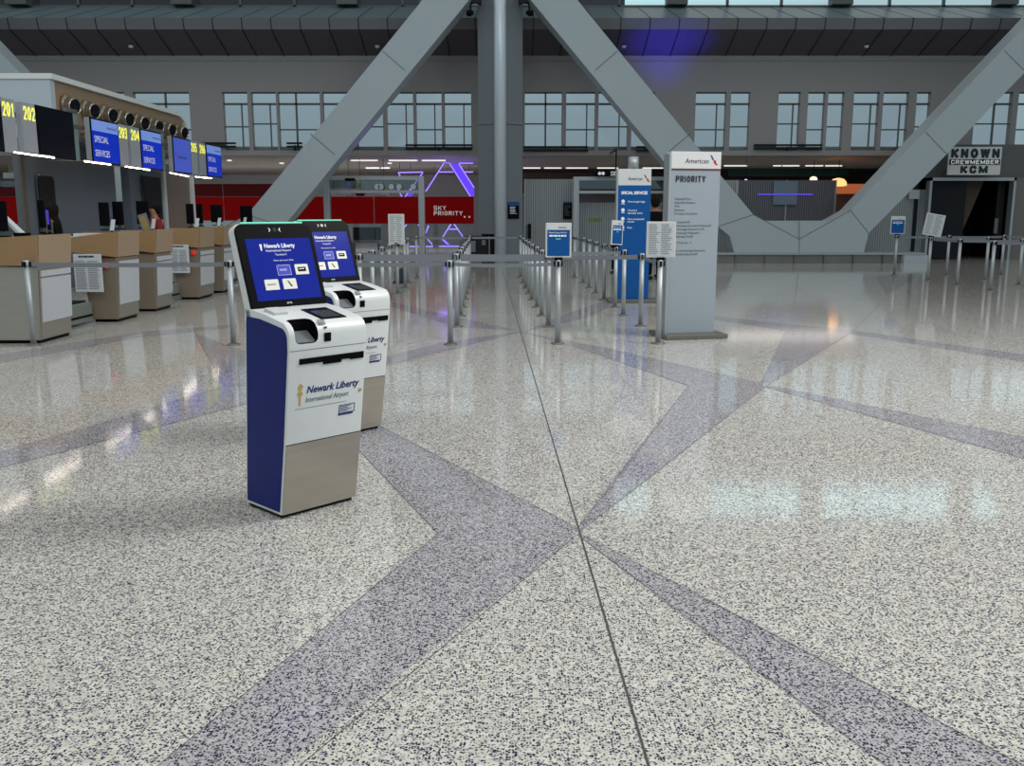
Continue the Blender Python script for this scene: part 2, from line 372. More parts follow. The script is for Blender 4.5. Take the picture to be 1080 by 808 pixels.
# small round fittings in the soffit
for i, px in enumerate((138, 398, 658, 914)):
    p = P(px, 49.5, 32.3); MB().lathe([(.06, -.03), (.075, 0), (.075, .05)], p, 16).build('smoke_detector', toth)
    o = bpy.data.objects[-1] if False else None
for i, o in enumerate([o for o in bpy.data.objects if o.name.startswith('smoke_detector')]):
    tag(o, 'small round detector in the dark soffit, %s' % ('leftmost of four', 'left of the central column', 'right of the central column by the violet glow', 'rightmost of four')[i], 'detector', 'soffit detectors')
# clerestory above the ledge
zc1 = 13.6
cw = thing('window_60', None, None, (0, Yl, zl)); cw['kind'] = 'structure'
m = MB(); m.b2((XL, -.05, -.15), (XR, .1, .06))
for k, px in enumerate(list(range(-1020, 2400, 172))):
    x = P(px+12, 5, Yl).x
    m.box((x, -.25, (zc1-zl)/2), (.72, .5, zc1-zl))
for px in range(-1020, 2400, 57):
    x = P(px+20, 5, Yl).x
    m.box((x, 0, (zc1-zl)/2), (.09, .1, zc1-zl))
for zz in (.26, 1.42): m.b2((XL, -.05, zz), (XR, .05, zz+.09))
m.build('window_frame', mull, cw)
xsplit = xat(655, Yl)
MB().b2((xsplit, .02, 0), (XR, .035, 1.5)).build('pane', glassc, cw); MB().b2((XL, .02, 0), (xsplit, .035, 1.5)).build('pane', glassmat('dark_clerestory_glass', (.20, .17, .18), .03), cw)
struct(MB().b2((XL, Yl-.1, zl+1.5), (XR, Yl+.2, 27)).build('wall_upper', fasc))
# slot diffusers on the lintel
for i, (a, c, y) in enumerate(((-30, 20, 153), (199, 249, 153), (303, 319, 153), (364, 375, 154), (428, 498, 155), (552, 620, 157), (671, 690, 157), (795, 866, 155))):
    x0, x1 = xat(a, y=150), xat(c, y=150); r = thing('slot_diffuser', 'dark twin slot diffuser across the lower window band, number', 'vent', ((x0+x1)/2, YW-.07, zat(y)), 0, 'slot diffusers along the window band')
    places = ('at the far left edge behind the first counter sign', 'left of the left diagonal beam, above the red band', 'just touching the left diagonal beam', 'short one under the left diagonal beam', 'long one just left of the central column', 'long one just right of the central column', 'short one under the right diagonal beam', 'over the dark shop between the right beams')
    r['label'] = 'dark twin slot diffuser, '+places[i]
    for dz in (-.055, .055): MB().box((0, 0, dz), (x1-x0, .12, .06)).build('slot', matte, r)
    MB().box((0, .04, (zat(159)-r.location.z)/2), (.05, .05, r.location.z-zat(159))).build('bracket', matte, r)
# concourse beyond: ceiling, far wall, partitions
zc = zat(163.5)
struct(MB().b2((XL, YW+.25, zc), (XR, 50, zc+.3)).build('ceiling', mat('concourse_ceiling', srgb(150, 148, 142), .6)))
struct(MB().b2((XL, 50, 0), (XR, 50.2, zc+.3)).build('wall_far', mat('concourse_wall', srgb(130, 130, 134), .6)))
struct(MB().b2((xat(551, 47), 46.5, 2.5), (XR, 46.8, zc)).build('wall_dark_band', mat('shop_dark', srgb(66, 50, 46), .7)))
struct(MB().b2((xat(551, 44), 43, zc-.03), (XR, 50, zc)).build('trim_4', mat('dark_ceiling', srgb(40, 34, 34), .7)))
# concourse lights
k = 0
for (a, c, y, Y) in ((552, 570, 170.5, 42), (574, 592, 170.8, 42), (597, 620, 171, 42), (630, 652, 171.5, 42), (678, 700, 172, 42), (764, 788, 168.5, 40), (816, 824, 171, 40), (826, 843, 171, 40), (850, 868, 171.3, 40), (871, 888, 170.5, 40), (386, 400, 178, 42), (402, 411, 178.5, 42), (370, 398, 164.5, 36), (410, 440, 165.5, 36), (445, 470, 166, 36), (240, 244, 172, 36), (295, 299, 172.5, 38), (353, 357, 173.5, 38), (409, 413, 174, 38)):
    p, q = P(a, y, Y), P(c, y, Y)
    o = MB().b2((p.x, Y-.06, zc-.045), (q.x, Y+.06, zc)).build('ceiling_light', lampw); k += 1
    tag(o, 'thin strip light in the far concourse ceiling, %s from the left' % (['first', 'second', 'third', 'fourth', 'fifth', 'sixth', 'seventh', 'eighth', 'ninth', 'tenth', 'eleventh', 'twelfth', 'thirteenth', 'fourteenth', 'fifteenth', 'sixteenth', 'seventeenth', 'eighteenth', 'nineteenth'][sorted([552, 574, 597, 630, 678, 764, 816, 826, 850, 871, 386, 402, 370, 410, 445, 240, 295, 353, 409]).index(a)],), 'light', 'strip lights in the concourse ceiling')
area('concourse_light', (-10, 40, zc-.15), (18, 6), 1100, (1, .96, .92), (-10, 42, 0))
area('concourse_light', (9, 38, zc-.15), (14, 4), 170, (1, .95, .9), (9, 38, 0))

# red glass partition left of the column
YR = 34.5
r = thing('wall_red_partition', None, None, (0, YR, 0)); r['kind'] = 'structure'
zr1, zr0, zrr = P(400, 207.5, YR).z, P(400, 236, YR).z, P(300, 194, YR).z
xr = xat(500, YR)
edges = [XL+10, xat(-40, YR), xat(60, YR), xat(160, YR), xat(235, YR), xat(296, YR), xat(341, YR), xat(394, YR), xat(444, YR), xr]
for a, c in zip(edges, edges[1:]):
    MB().b2((a+.012, -.02, zr0), (c-.012, .02, zr1)).build('red_band', red, r)
    MB().b2((a+.012, -.008, .06), (c-.012, .008, zr0)).build('pane', glass, r)
for a, c in zip(edges[:5], edges[1:6]): MB().b2((a+.012, -.015, zr1+.01), (c-.012, .015, zrr)).build('dark_red_band', redd, r)
p = P(457.5, 227.6, YR-.03)
block('wall_lettering', 'PRIORITY', txtw, r, P(457.5, 227.2, YR-.04)-Vector((0, YR, 0)), (1, 0, 0), (0, 0, 1), xat(488, YR)-xat(457.5, YR), .155, .03)
block('wall_lettering', 'SKY', txtw, r, P(457.5, 221.6, YR-.04)-Vector((0, YR, 0)), (1, 0, 0), (0, 0, 1), xat(470.5, YR)-xat(457.5, YR), .155, .026)
for px in (490, 495): q = P(px, 228.8, YR-.04); MB().box((q.x, -.035, q.z), (.06, .02, .06)).build('wall_lettering', txtw, r)
# things on shelves above the red band
for i, (px, py, c) in enumerate(((352, 205, paper), (368, 205, paper), (380, 204, redd), (405, 205, paper))):
    q = P(px, py, YR+.6); o = thing('pendant_lamp', ('round pale shade seen over the red band, leftmost of four', 'pale shade second along above the red band', 'dark red shade third along above the red band', 'pale shade above the red band, rightmost of four')[i], 'lamp', (q.x, YR+.6, q.z), 0, 'shades over the red band')
    MB().lathe([(.16, -.1), (.2, .05), (.05, .12)], seg=14).build('lamp_shade', c, o); MB().tube([(0, 0, .1), (0, 0, zc-q.z)], .01, 6).build('cord', black, o)

# neon sculptures and their reflections
def neonfig(label, segs, panels, Y):
    r = thing('neon_sculpture', label, 'neon light', (xat(segs[0][0], Y), Y, 0), 0, 'violet triangular light sculptures')
    inv = Vector((-r.location.x, -Y, 0))
    for x0, y0, x1, y1 in segs: MB().tube([P(x0, y0, Y)+inv, P(x1, y1, Y)+inv], .024, 6).build('light_tube', neon, r)
    for pl in panels: MB().prism([P(x, y, Y)+inv for x, y in pl], (0, .1, 0)).build('lit_panel', neonw, r)
    low = segs[0][1] > 230
    for q in (segs[0], segs[-1]):
        p = P((q[0]+q[2])/2, (q[1]+q[3])/2, Y)+inv; MB().tube([p+Vector((0, .03, 0)), Vector((p.x, .03, 0 if low else zc))], .008, 6).build('support_rod', mull, r)
neonfig('tall violet neon letter-A shape above the red wall beside the column', [(449, 202, 468.5, 171.5), (468.5, 171.5, 474, 171.5), (474, 172, 496, 207), (484, 172, 499, 172), (484, 173, 500, 198), (463, 181.4, 478, 181.4), (490, 181.4, 499, 181.4)], [[(474, 172.5), (483, 172.5), (500, 197), (500, 207), (496, 207)]], 38)
neonfig('violet neon bars left of the large letter-A shape, above the red wall', [(420, 182, 446, 181.5), (420, 182, 424, 190), (446, 182, 427, 208), (420, 200, 424, 208)], [[(430, 202), (437, 202), (434, 207), (427, 207)]], 38)
neonfig('small violet neon letter-A shape under the red wall beside the column', [(467, 250, 475.5, 236.5), (479, 236.5, 488, 249.5), (473.5, 241.8, 482.5, 241.8), (463, 259.8, 484, 259.8), (466, 252, 473, 258)], [[(466, 252), (468, 251), (474, 258), (470, 258)]], 38)  # mirror image of the upper neon, modelled as glowing tubes
neonfig('violet neon curve and bars low between the stanchion signs', [(452, 238, 449, 246), (449, 250, 456, 258), (432, 260, 442, 260), (448, 260, 457, 260), (424, 242, 429, 237), (441, 237, 443, 240)], [], 38)  # glass reflections of the neon, modelled as lit tubes
pl = bpy.data.lights.new('neon_glow', 'POINT'); pl.energy = 55; pl.color = (.3, .15, 1); pl.shadow_soft_size = .6; o = bpy.data.objects.new('neon_glow', pl); col.objects.link(o); o.location = P(470, 215, 36.5)
pl = bpy.data.lights.new('violet_uplight', 'SPOT'); pl.energy = 900; pl.color = (.07, .04, 1); pl.spot_size = .95; pl.spot_blend = 1; pl.shadow_soft_size = .3; o = bpy.data.objects.new('violet_uplight', pl); col.objects.link(o)  # added spot that tints the soffit like the neon's reflection
o.location = (5.2, 31.2, 3.6); tgt = P(705, 50, 32); o.rotation_euler = (tgt-o.location).to_track_quat('-Z', 'Y').to_euler()

# portals
def portal(label, x0, x1, ytop, Y, hd=.5):
    a, c = xat(x0, Y, ytop), xat(x1, Y, ytop); zt = P(x0, ytop, Y).z
    r = thing('entrance_portal', label, 'doorway', ((a+c)/2, Y, 0)); W = c-a
    for s in (-1, 1): MB().box((s*(W/2-.1), 0, zt/2), (.2, .3, zt)).build('jamb', satin, r, .02)
    MB().box((0, 0, zt-.06), (W-.4, .3, .12)).build('header', satin, r); MB().box((0, .02, zt-hd), (W-.4, .22, .09)).build('transom', satin, r)
    MB().box((0, .05, zt-hd/2), (W-.4, .015, hd-.2)).build('transom_glass', glassg, r)
    return r
pr = portal('wide steel entrance portal framing the red wall left of the column', 341, 447.5, 186, 31.6)
for i, px in enumerate((398, 402, 413, 421, 436)):
    q = P(px, 197, 31.5); MB().lathe([(.09, 0), (.09, .03)], seg=16, M=Matrix.Translation((q.x-pr.location.x, -.13, q.z)) @ Matrix.Rotation(PI/2, 4, 'X')).build('round_decal', paper, pr)
q = P(369, 190, 31.4); MB().box((q.x-pr.location.x, -.17, q.z+.02), (.33, .05, .09)).build('sensor', black, pr)
p2 = portal('steel entrance portal with ribbed glass behind the blue totem', 604.5, 707, 186.5, 31.6)
MB().box((0, 1.15, .95), (3.1, .06, 1.9)).build('ribbed_screen', ribm, p2)
MB().box((-1.1, .9, 1.02), (.012, .02, 1.9)).build('screen_joint', satin, p2)
q = P(632, 233.5, 32.6); lines('yellow_stencil', mat('yellow_print', srgb(150, 150, 60), .6), p2, (q.x-p2.location.x-.35, 1.1, q.z-.05), (1, 0, 0), (0, 0, 1), .5, .12, 1, thick=.8, jag=0)
# ribbed screens
def screen(name, x0, x1, yt, Y, m, label, zb=.02):
    a, c = xat(x0, Y, 230), xat(x1, Y, 230); zt = P(x0, yt, Y).z
    r = thing(name, label, 'glass screen', ((a+c)/2, Y, 0)); W = c-a
    MB().box((0, 0, (zt+zb)/2), (W, .06, zt-zb)).build('ribbed_panel', m, r)
    n = max(1, int(W/1.6))
    for i in range(n+1): MB().box((-W/2+W*i/n, -.05, (zt+zb)/2), (.05, .05, zt-zb)).build('post', satin, r)
    return r
s1 = screen('ribbed_screen_wall', 553.5, 603.5, 189, 32.4, ribm, 'pale ribbed glass screen just right of the central column')
screen('ribbed_screen_wall', 709, 775, 190, 32.4, ribm, 'pale ribbed glass screen behind the tall grey totem')
s3 = screen('ribbed_screen_wall', 776, 879, 190, 33.6, ribd, 'dark ribbed glass screen framed between the V shaped beams')
q0, q1 = P(817, 191, 33.4), P(841, 216, 33.4); MB().b2((q0.x-s3.location.x, -.12, q1.z), (q1.x-s3.location.x, -.07, q0.z)).build('pale_panel', mat('pale_blue_panel', srgb(120, 135, 150), .3), s3)
q0, q1 = P(800, 204.5, 33.4), P(858, 205.5, 33.4); MB().b2((q0.x-s3.location.x, -.15, q1.z), (q1.x-s3.location.x, -.12, q0.z)).build('violet_strip', neonw, s3)
screen('ribbed_screen_wall', 905, 976.5, 200, 31.9, ribm, 'ribbed glass screen between the right beam and the dark doorway')
q = P(598.5, 222, 32.3); o = thing('notice_board', 'small dark notice panel fixed on the pale ribbed screen', 'sign', (q.x, 32.3, q.z-.5)); MB().box((0, 0, .5), (.30, .03, .58)).build('board', black, o); MB().box((0, -.02, .76), (.28, .01, .05)).build('blue_header', blue, o); lines('print', txtg, o, (-.1, -.018, .3), (1, 0, 0), (0, 0, 1), .22, .38, 7, seed=3)
q = P(558.5, 244, 32.2); tag(MB().box((q.x, 32.25, q.z), (.09, .2, .5)).build('door_handle_post', black), 'small upright black reader on the ribbed screen beside the column', 'reader')
# green band and orange cafe glow
q0, q1 = P(762, 176, 44), P(884, 187, 44); tag(MB().b2((q0.x, 42.7, q1.z), (q1.x, 42.85, zc-.001)).build('green_fascia', mat('dark_green', srgb(24, 78, 76), .5)), 'long dark green shop fascia behind the glass between the right beams', 'shop fascia')
q0, q1 = P(879, 193.5, 36), P(910, 204, 36); tag(MB().b2((q0.x, 36.6, q1.z), (q1.x+1, 36.8, q0.z)).build('orange_panel', mat('orange_panel', srgb(190, 92, 60), .5, emit=(1, .3, .1), es=.25)), 'glowing orange shop panel at the foot of the right beam', 'shop panel')
q0, q1 = P(879, 204.5, 36), P(905, 232, 36); tag(MB().b2((q0.x, 36.7, 0), (q1.x+1, 36.9, q0.z)).build('brick_counter', mat('brick_brown', srgb(104, 80, 72), .7, noise=(.3, (1, 1, 6)), scale=5)), 'brownish counter front under the orange shop panel', 'shop counter')
q = P(884, 193, 35.5); o = thing('pendant_lamp', 'glowing orange dome pendant lamp in the shop at the right beam', 'lamp', (q.x, 35.5, q.z)); MB().lathe([(.05, .18), (.2, .14), (.30, .02), (.31, -.1), (.2, -.12)], seg=18).build('lamp_shade', mat('amber_glow', (1, .6, .3), emit=(1, .48, .16), es=1.6), o); MB().tube([(0, 0, .18), (0, 0, zc-q.z)], .012, 6).build('cord', black, o)
q = P(858, 189, 35.5); o = thing('pendant_lamp', 'small white dome pendant lamp left of the orange one', 'lamp', (q.x, 35.5, q.z)); MB().lathe([(.03, .1), (.12, .06), (.14, -.03), (.05, -.04)], seg=18).build('lamp_shade', mat('warm_glow', (1, .8, .6), emit=(1, .8, .55), es=1.4), o); MB().tube([(0, 0, .1), (0, 0, zc-q.z)], .012, 6).build('cord', black, o)
q0, q1 = P(785.5, 189, 35), P(787.5, 199, 35); o = thing('light_strip', 'short upright violet-white light strip beside the right beam', 'light', ((q0.x+q1.x)/2, 35, q1.z))
MB().box((0, 0, (q0.z-q1.z)/2), (q1.x-q0.x, .05, q0.z-q1.z)).build('lit_tube', mat('violet_white', (1, 1, 1), emit=(.6, .5, 1), es=1.2), o); MB().tube([(0, 0, q0.z-q1.z), (0, 0, zc-q1.z)], .008, 6).build('cord', black, o)
# overhead sensory sign
q0, q1 = P(627, 180, 31.2), P(672, 186, 31.2)
o = thing('hanging_sign', 'black overhead sign with white lettering behind the blue totem', 'sign', ((q0.x+q1.x)/2, 31.2, q1.z)); hw = (q1.x-q0.x)/2; hh = q0.z-q1.z
MB().box((0, 0, hh/2), (2*hw, .12, hh)).build('sign_board', black, o)
zz = zat(161)-q1.z; MB().box((0, .0, (hh+zz)/2), (.04, .04, zz-hh)).build('hanger', black, o); MB().box((0, .9, zz-.02), (.04, 1.8, .04)).build('hanger', black, o)
text('sign_lettering', 'SENSORY', txtw, o, (P(644, 185, 31.1).x-o.location.x, -.065, hh*.12), (1, 0, 0), (0, 0, 1), .19, .85, bold=.004)
for dx in (0, .115): MB().lathe([(.055, 0), (.055, .01), (.035, .01), (.035, 0)], seg=18, M=Matrix.Translation((P(632.5, 183, 31.1).x-o.location.x+dx, -.062, hh*.5)) @ Matrix.Rotation(PI/2, 4, 'X')).build('sign_symbol', txtw, o)
# doorway on the right
YD = 31.6
a, c = xat(976, YD, 230), xat(1066, YD, 230); zt = P(1000, 187.5, YD).z
r = thing('door_1', None, None, ((a+c)/2, YD, 0)); r['kind'] = 'structure'; W = c-a
for s in (-1, 1): MB().box((s*(W/2-.04), 0, zt/2), (.08, .3, zt)).build('door_jamb', satin, r)
MB().box((0, 0, zt-.05), (W, .3, .1)).build('door_head', satin, r)
MB().box((-W/2+.75, .25, zt/2), (1.3, .06, zt-.05)).build('door_leaf', mat('charcoal_door', srgb(30, 32, 36), .5, spec=.2), r)
MB().prism([(-W/2+1.42, .6, .9), (-W/2+1.55, .6, .9), (-W/2+2.15, .6, zt-.1), (-W/2+1.42, .6, zt-.1)], (0, .05, 0)).build('brown_panel', mat('brown_panel', srgb(78, 62, 48), .6), r)
MB().box((W/2-.35, .25, 1.12), (.12, .06, .5)).build('door_handle', dsteel, r)
MB().box((W/2-.2, .4, zt/2), (.25, .05, zt)).build('door_side', carpet, r)
struct(MB().b2((a-.3, YD+3, 0), (c+.6, YD+3.1, zt+.3)).build('wall_door_back', matte))
struct(MB().b2((a-.3, YD+.2, 0), (a-.2, YD+3, zt+.3)).build('wall_door_side', matte))
struct(MB().b2((c+.2, YD+.2, 0), (c+.3, YD+3, zt+.3)).build('wall_door_side_right', matte))
struct(MB().b2((a-.3, YD+.2, zt), (c+.3, YD+3, zt+.1)).build('ceiling_door', matte))
o = struct(MB().b2((a-.6, YD+.16, zt), (XR, YW, P(1000, 152, YD).z)).build('wall_over_door', mat('over_door', srgb(92, 94, 96), .6)))
struct(MB().b2((c+.02, YD, 0), (XR, YD+.3, zt)).build('wall_right_of_door', mat('beige_grey', srgb(112, 110, 108), .6)))
q0, q1 = P(1001, 155, YD-.4), P(1054, 184.5, YD-.4)
o = thing('crew_sign', 'white rectangular sign with bold black crew lettering above the dark doorway', 'sign', ((q0.x+q1.x)/2, YD-.4, q1.z)); W2 = q1.x-q0.x; H2 = q0.z-q1.z
MB().box((0, 0, H2/2), (W2, .06, H2)).build('sign_board', toth, o)
MB().box((-.7, .35, .1), (.05, .7, .05)).build('bracket', dsteel, o); MB().box((.7, .35, .1), (.05, .7, .05)).build('bracket', dsteel, o)
MB().box((0, -.035, H2*.46), (W2*.96, .01, H2*.20)).build('black_stripe', black, o)
block('sign_lettering', 'KNOWN', txtk, o, (-W2*.46, -.034, H2*.60), (1, 0, 0), (0, 0, 1), W2*.92, H2*.34, .09)
block('sign_lettering', 'CREWMEMBER', txtw, o, (-W2*.45, -.043, H2*.385), (1, 0, 0), (0, 0, 1), W2*.90, H2*.15, .026)
block('sign_lettering', 'KCM', txtk, o, (-W2*.26, -.034, H2*.05), (1, 0, 0), (0, 0, 1), W2*.52, H2*.28, .082)
q = P(1012, 183, YD-.3); 
q = P(965, 205, 31.7); o = tag(MB().box((q.x, 31.75, q.z), (.34, .04, .3)).build('notice_sheet', paper), 'small white notice sheet on the ribbed screen left of the dark doorway', 'notice')
# bright pane at far right top
# ------------------------------------------------------------------ column and V beams
YB = 29.5
cx = P(527.5, 120, YB).x
r = thing('column', 'tall grey metal-clad column with a bright round front rib', 'column', (cx, YB, 0))
ZT = 13.5; hw = 0.69
yb = .15
def wing(s, nm, zb=0):
    m = MB(); m.prism([(s*.16, -.05+yb, zb), (s*hw, .42, zb), (s*hw, 1.0, zb), (s*.1, 1.0, zb)], (0, 0, ZT-zb)); return m.build(nm, claddk, r)
wing(1, 'side_panel'); wing(-1, 'side_panel', P(505, 247, YB).z)
MB().tube([(0, .02, 0), (0, .02, ZT)], .19, 32).build('front_rib', colmetal, r)
for zz in (P(530, 131, YB).z, P(530, 5, YB).z+3):
    MB().prism([(.16, -.055+yb, zz), (hw+.004, .415, zz), (hw+.004, .42, zz), (.16, -.05+yb, zz)], (0, 0, .015)).build('panel_joint', matte, r)
    MB().prism([(-.16, -.055+yb, zz), (-hw-.004, .415, zz), (-hw-.004, .42, zz), (-.16, -.05+yb, zz)], (0, 0, .015)).build('panel_joint', matte, r)
MB().b2((-.6, .5, 0), (-.1, .9, P(505, 247, YB).z)).build('dark_recess', matte, r)
q = P(541.5, 222, YB-.0); o = thing('wall_notice', 'black notice with blue header on the right side of the column', 'sign', (q.x, YB+.22, q.z), math.radians(27))
MB().box((0, 0, 0), (.40, .03, .52)).build('board', black, o, .01); MB().box((0, -.02, .20), (.38, .012, .10)).build('blue_header', blue, o); lines('print', txtw, o, (-.13, -.018, -.12), (1, 0, 0), (0, 0, 1), .28, .24, 6, thick=.3, seed=5)
# floodlights at the column head
for i, (px, s) in enumerate(((504, -1), (552, 1))):
    q = P(px, 15.5, YB); o = thing('floodlight', 'small black floodlight on the %s side of the column head' % ('left', 'right')[i], 'floodlight', (cx+s*.80, YB-.22, q.z), 0, 'floodlights at the column head')
    MB().tube([(-s*.02, 0, .02), (s*.1, 0, 0), (s*.2, -.02, 0)], [.05, .1, .07], 12).build('lamp_head', black, o)
    MB().tube([(s*.08, 0, .08), (s*.06, 0, .30), (-s*.15, .1, .34), (-s*.2, .54, .34)], .028, 8).build('bracket', black, o)
    MB().box((-s*.1, .08, .36), (.30, .16, .12)).build('junction_box', matte, o)
TB = .95
def vframe(mirror, label):
    cxb = P(842.9, 200, YB).x
    def W(x, y, dy=0):
        p = P(x, y, YB); px = p.x-0
        if mirror: px = 2*cx-px
        return Vector((px, YB+dy, p.z))
    r = thing('v_beam_frame', label, 'structural beam', ((2*cx-cxb) if mirror else cxb, YB, 0), 0, 'V shaped steel beam frames')
    inv = Vector((-r.location.x, -YB, 0))
    def pr(nm, pts, dy=0, t=TB, m=cladd, zc=None):
        return MB().prism([W(x, y, dy)+inv for x, y in pts], (0, t, 0)).build(nm, m, r)
    pr('beam', [(507, -64), (706.3, 177.8), (755, 237), (794.6, 226.4), (760, 185), (657.8, 60), (557, -64)])
    pr('beam', [(1168, -64), (960, 155), (897, 222), (916, 246), (999.4, 161.7), (1038.3, 120), (1218, -64)])
    pr('base_panel', [(755, 237), (769.7, 249), (774.5, 267), (842.9, 267), (842.9, 252.2), (794.6, 226.4)])
    pr('base_panel', [(842.9, 252.2), (842.9, 267), (911, 267), (916, 246), (897, 222)])
    pr('gusset', [(806, 233), (878, 233), (842.9, 252.4)], .06, .8)
    b = MB()
    for (x0, y0, x1, y1) in ((404, 54, 427, 74), (327, 141, 353, 163)):
        if True:
            mx = lambda x: 1055-x
            a, c = W(mx(x0), y0, -.006)+inv, W(mx(x1), y1, -.006)+inv; d = (c-a).normalized(); n = Vector((-d.z, 0, d.x))*.012
            b.prism([a-n, c-n, c+n, a+n], (0, .008, 0))
    for (x0, y0, x1, y1) in ((1059, 53, 1083, 77), (976, 139, 998, 162), (897, 222, 916, 245.5), (794.6, 226.4, 757, 239), (842.9, 252.4, 842.9, 267), (842.9, 233, 842.9, 252.4), (794.6, 226.4, 842.9, 252.4), (897, 222, 842.9, 252.4)):
        a, c = W(x0, y0, -.006)+inv, W(x1, y1, -.006)+inv; d = (c-a).normalized(); n = Vector((-d.z, 0, d.x))*.010
        b.prism([a-n, c-n, c+n, a+n], (0, .008, 0))
    b.build('panel_joint', txtg, r)
    return r
vframe(False, 'large pale grey V shaped beam frame right of the column')
vframe(True, 'large pale grey beam frame left of the column, rising from behind the counters')
# steel kerb under the right V
a, c = xat(735, YB-.25, 270), xat(973, YB-.25, 270)
r = thing('steel_kerb', 'low stainless steel kerb rail under the right V beam', 'kerb', ((a+c)/2, YB-.25, 0)); W = c-a; zk = P(850, 266.5, YB-.25).z
MB().box((0, .55, zk/2-.03), (W-.1, 1.1, zk-.06)).build('kerb_panel', kerbm, r); MB().box((0, .5, zk-.03), (W, 1.25, .06)).build('top_rail', satin, r)
for i in range(8): MB().box((-W/2+.3+i*(W-.6)/7, -.03, zk/2-.03), (.07, .05, zk-.06)).build('post', dsteel, r)
MB().box((W/2-.3, .1, .13), (.75, .7, .26)).build('end_block', cladd, r)

# ------------------------------------------------------------------ kiosks
PROF = [(0, .02), (-.067, .40), (-.138, .88)]+[(-.068+.0735*math.cos(math.radians(t)), .952+.0735*math.sin(math.radians(t))) for t in range(182, 98, -8)]+[(.069, 1.053), (.195, 1.068), (.215, 1.068), (.262, 1.068), (.262, 1.0), (.300, .5), (.342, .02)]
KW = .468
def make_kiosk(label):
    A = G(297, 548)
    r = thing('check_in_kiosk', label, 'kiosk', A, math.radians(46.1), 'self service kiosks')
    # body with the ticket bay cut out
    b = MB(); b.prism([(0, v, z) for v, z in PROF], (KW, 0, 0)); body = b.build('body', [white, black], r, .006, 2)
    cut = MB(); cut.mi = 1
    cut.prism([(.034, -.25, .915), (.034, -.052, .915), (.034, -.052, 1.2), (.034, -.25, 1.2)], (.135, 0, 0))
    for fc in cut.bm.faces: fc.material_index = 1
    c = cut.build('cutter', [white, black], None, .035, 3)
    for fc in c.data.polygons: fc.material_index = 1
    c.parent = r
    md = body.modifiers.new('bay', 'BOOLEAN'); md.object = c; md.operation = 'DIFFERENCE'; md.solver = 'EXACT'
    bpy.context.view_layer.update(); dg = bpy.context.evaluated_depsgraph_get()
    me = bpy.data.meshes.new_from_object(body.evaluated_get(dg)); body.modifiers.clear(); body.data = me
    for p in me.polygons: p.use_smooth = True
    me.set_sharp_from_angle(angle=math.radians(28))
    bpy.data.objects.remove(c)
    tr = MB()
    tr.prism([(.042, -.128, .922), (.042, -.056, .97), (.042, -.056, .945), (.042, -.128, .917)], (.119, 0, 0)); tr.build('bay_tray', txtg, r)
    # blue side panels inset from the white rim
    def inset(pts, d):
        out = []; n = len(pts)
        for i in range(n):
            p0, p1, p2 = Vector(pts[i-1]), Vector(pts[i]), Vector(pts[(i+1) % n])
            a = (p1-p0).normalized(); c2 = (p2-p1).normalized(); na = Vector((-a.y, a.x)); nc = Vector((-c2.y, c2.x)); bi = (na+nc)
            bi = bi/max(.35, bi.length_squared)*2*.5 if bi.length > .2 else na
            out.append(p1-bi*d*1.0)
        return out
    side = [(.012, .036), (-.052, .40), (-.122, .88)]+[(-.066+.058*math.cos(math.radians(t)), .94+.058*math.sin(math.radians(t))) for t in range(182, 98, -14)]+[(.02, 1.012), (.12, 1.026), (.238, 1.03), (.245, 1.0), (.284, .5), (.325, .036)]
    for u, nm in ((-.003, 'side_panel'), (KW-.001, 'side_panel')):
        MB().prism([(u, v, z) for v, z in side], (.004, 0, 0)).build(nm, navy, r)
    # plinth
    MB().b2((.012, .02, 0), (KW-.012, .33, .022)).build('plinth', matte, r)
    # steel lower front
    FV = Vector((0, -.067, .38)).normalized(); FN = Vector((1, 0, 0)).cross(FV)
    o0 = Vector((.004, 0, .02))
    MB().prism([Vector((.004, 0, .022))+FN*.0015, Vector((KW-.004, 0, .022))+FN*.0015, Vector((KW-.004, -.067, .398))+FN*.0015, Vector((.004, -.067, .398))+FN*.0015], FN*.003).build('kick_plate', steel, r)
    # front panel frame
    B0 = Vector((0, -.067, .40)); U = Vector((0, -.071, .48)).normalized(); N = Vector((1, 0, 0)).cross(U); q = lambda u, w, d=.001: B0+Vector((u, 0, 0))+U*w+N*d
    def patch(nm, u0, u1, w0, w1, m, d=.001, t=.002): return MB().prism([q(u0, w0, d), q(u1, w0, d), q(u1, w1, d), q(u0, w1, d)], N*t).build(nm, m, r)
    patch('panel_gap', .004, KW-.004, -.002, .0015, black, 0, .001)
    patch('hood_gap', .004, KW-.004, .488, .4905, txtg, 0, .001)
    s = MB(); 
    for (u0, u1, w0, w1) in ((.06, .45, .418, .446), (.20, .31, .404, .42), (.365, .45, .412, .42)): s.prism([q(u0, w0, .0), q(u1, w0, .0), q(u1, w1, .0), q(u0, w1, .0)], N*.006)
    s.build('printer_slot', black, r)
    text('front_lettering', 'Newark Liberty', txtn, r, q(.108, .262), (1, 0, 0), U, .052, .325, shear=.25, bold=.0012)
    text('front_lettering', 'International Airport', txtg, r, q(.104, .214), (1, 0, 0), U, .040, .265, shear=.25)
    t = MB()
    t.prism([q(.068, .20), q(.076, .20), q(.078, .255), (q(.066, .255))], N*.001); t.prism([q(.055, .255), q(.088, .255), q(.084, .275), q(.060, .275)], N*.001); t.prism([q(.062, .28), q(.080, .28), q(.088, .305), q(.072, .318), q(.058, .30)], N*.001)
    t.build('torch_emblem', gold, r)
    patch('emblem_rule', .045, .36, .184, .186, txtg, .001, .0005)
    st = MB()
    for (u0, u1, w0, w1) in ((.315, .415, .165, .168), (.315, .415, .122, .125), (.315, .318, .122, .168), (.412, .415, .122, .168)): st.prism([q(u0, w0), q(u1, w0), q(u1, w1), q(u0, w1)], N*.001)
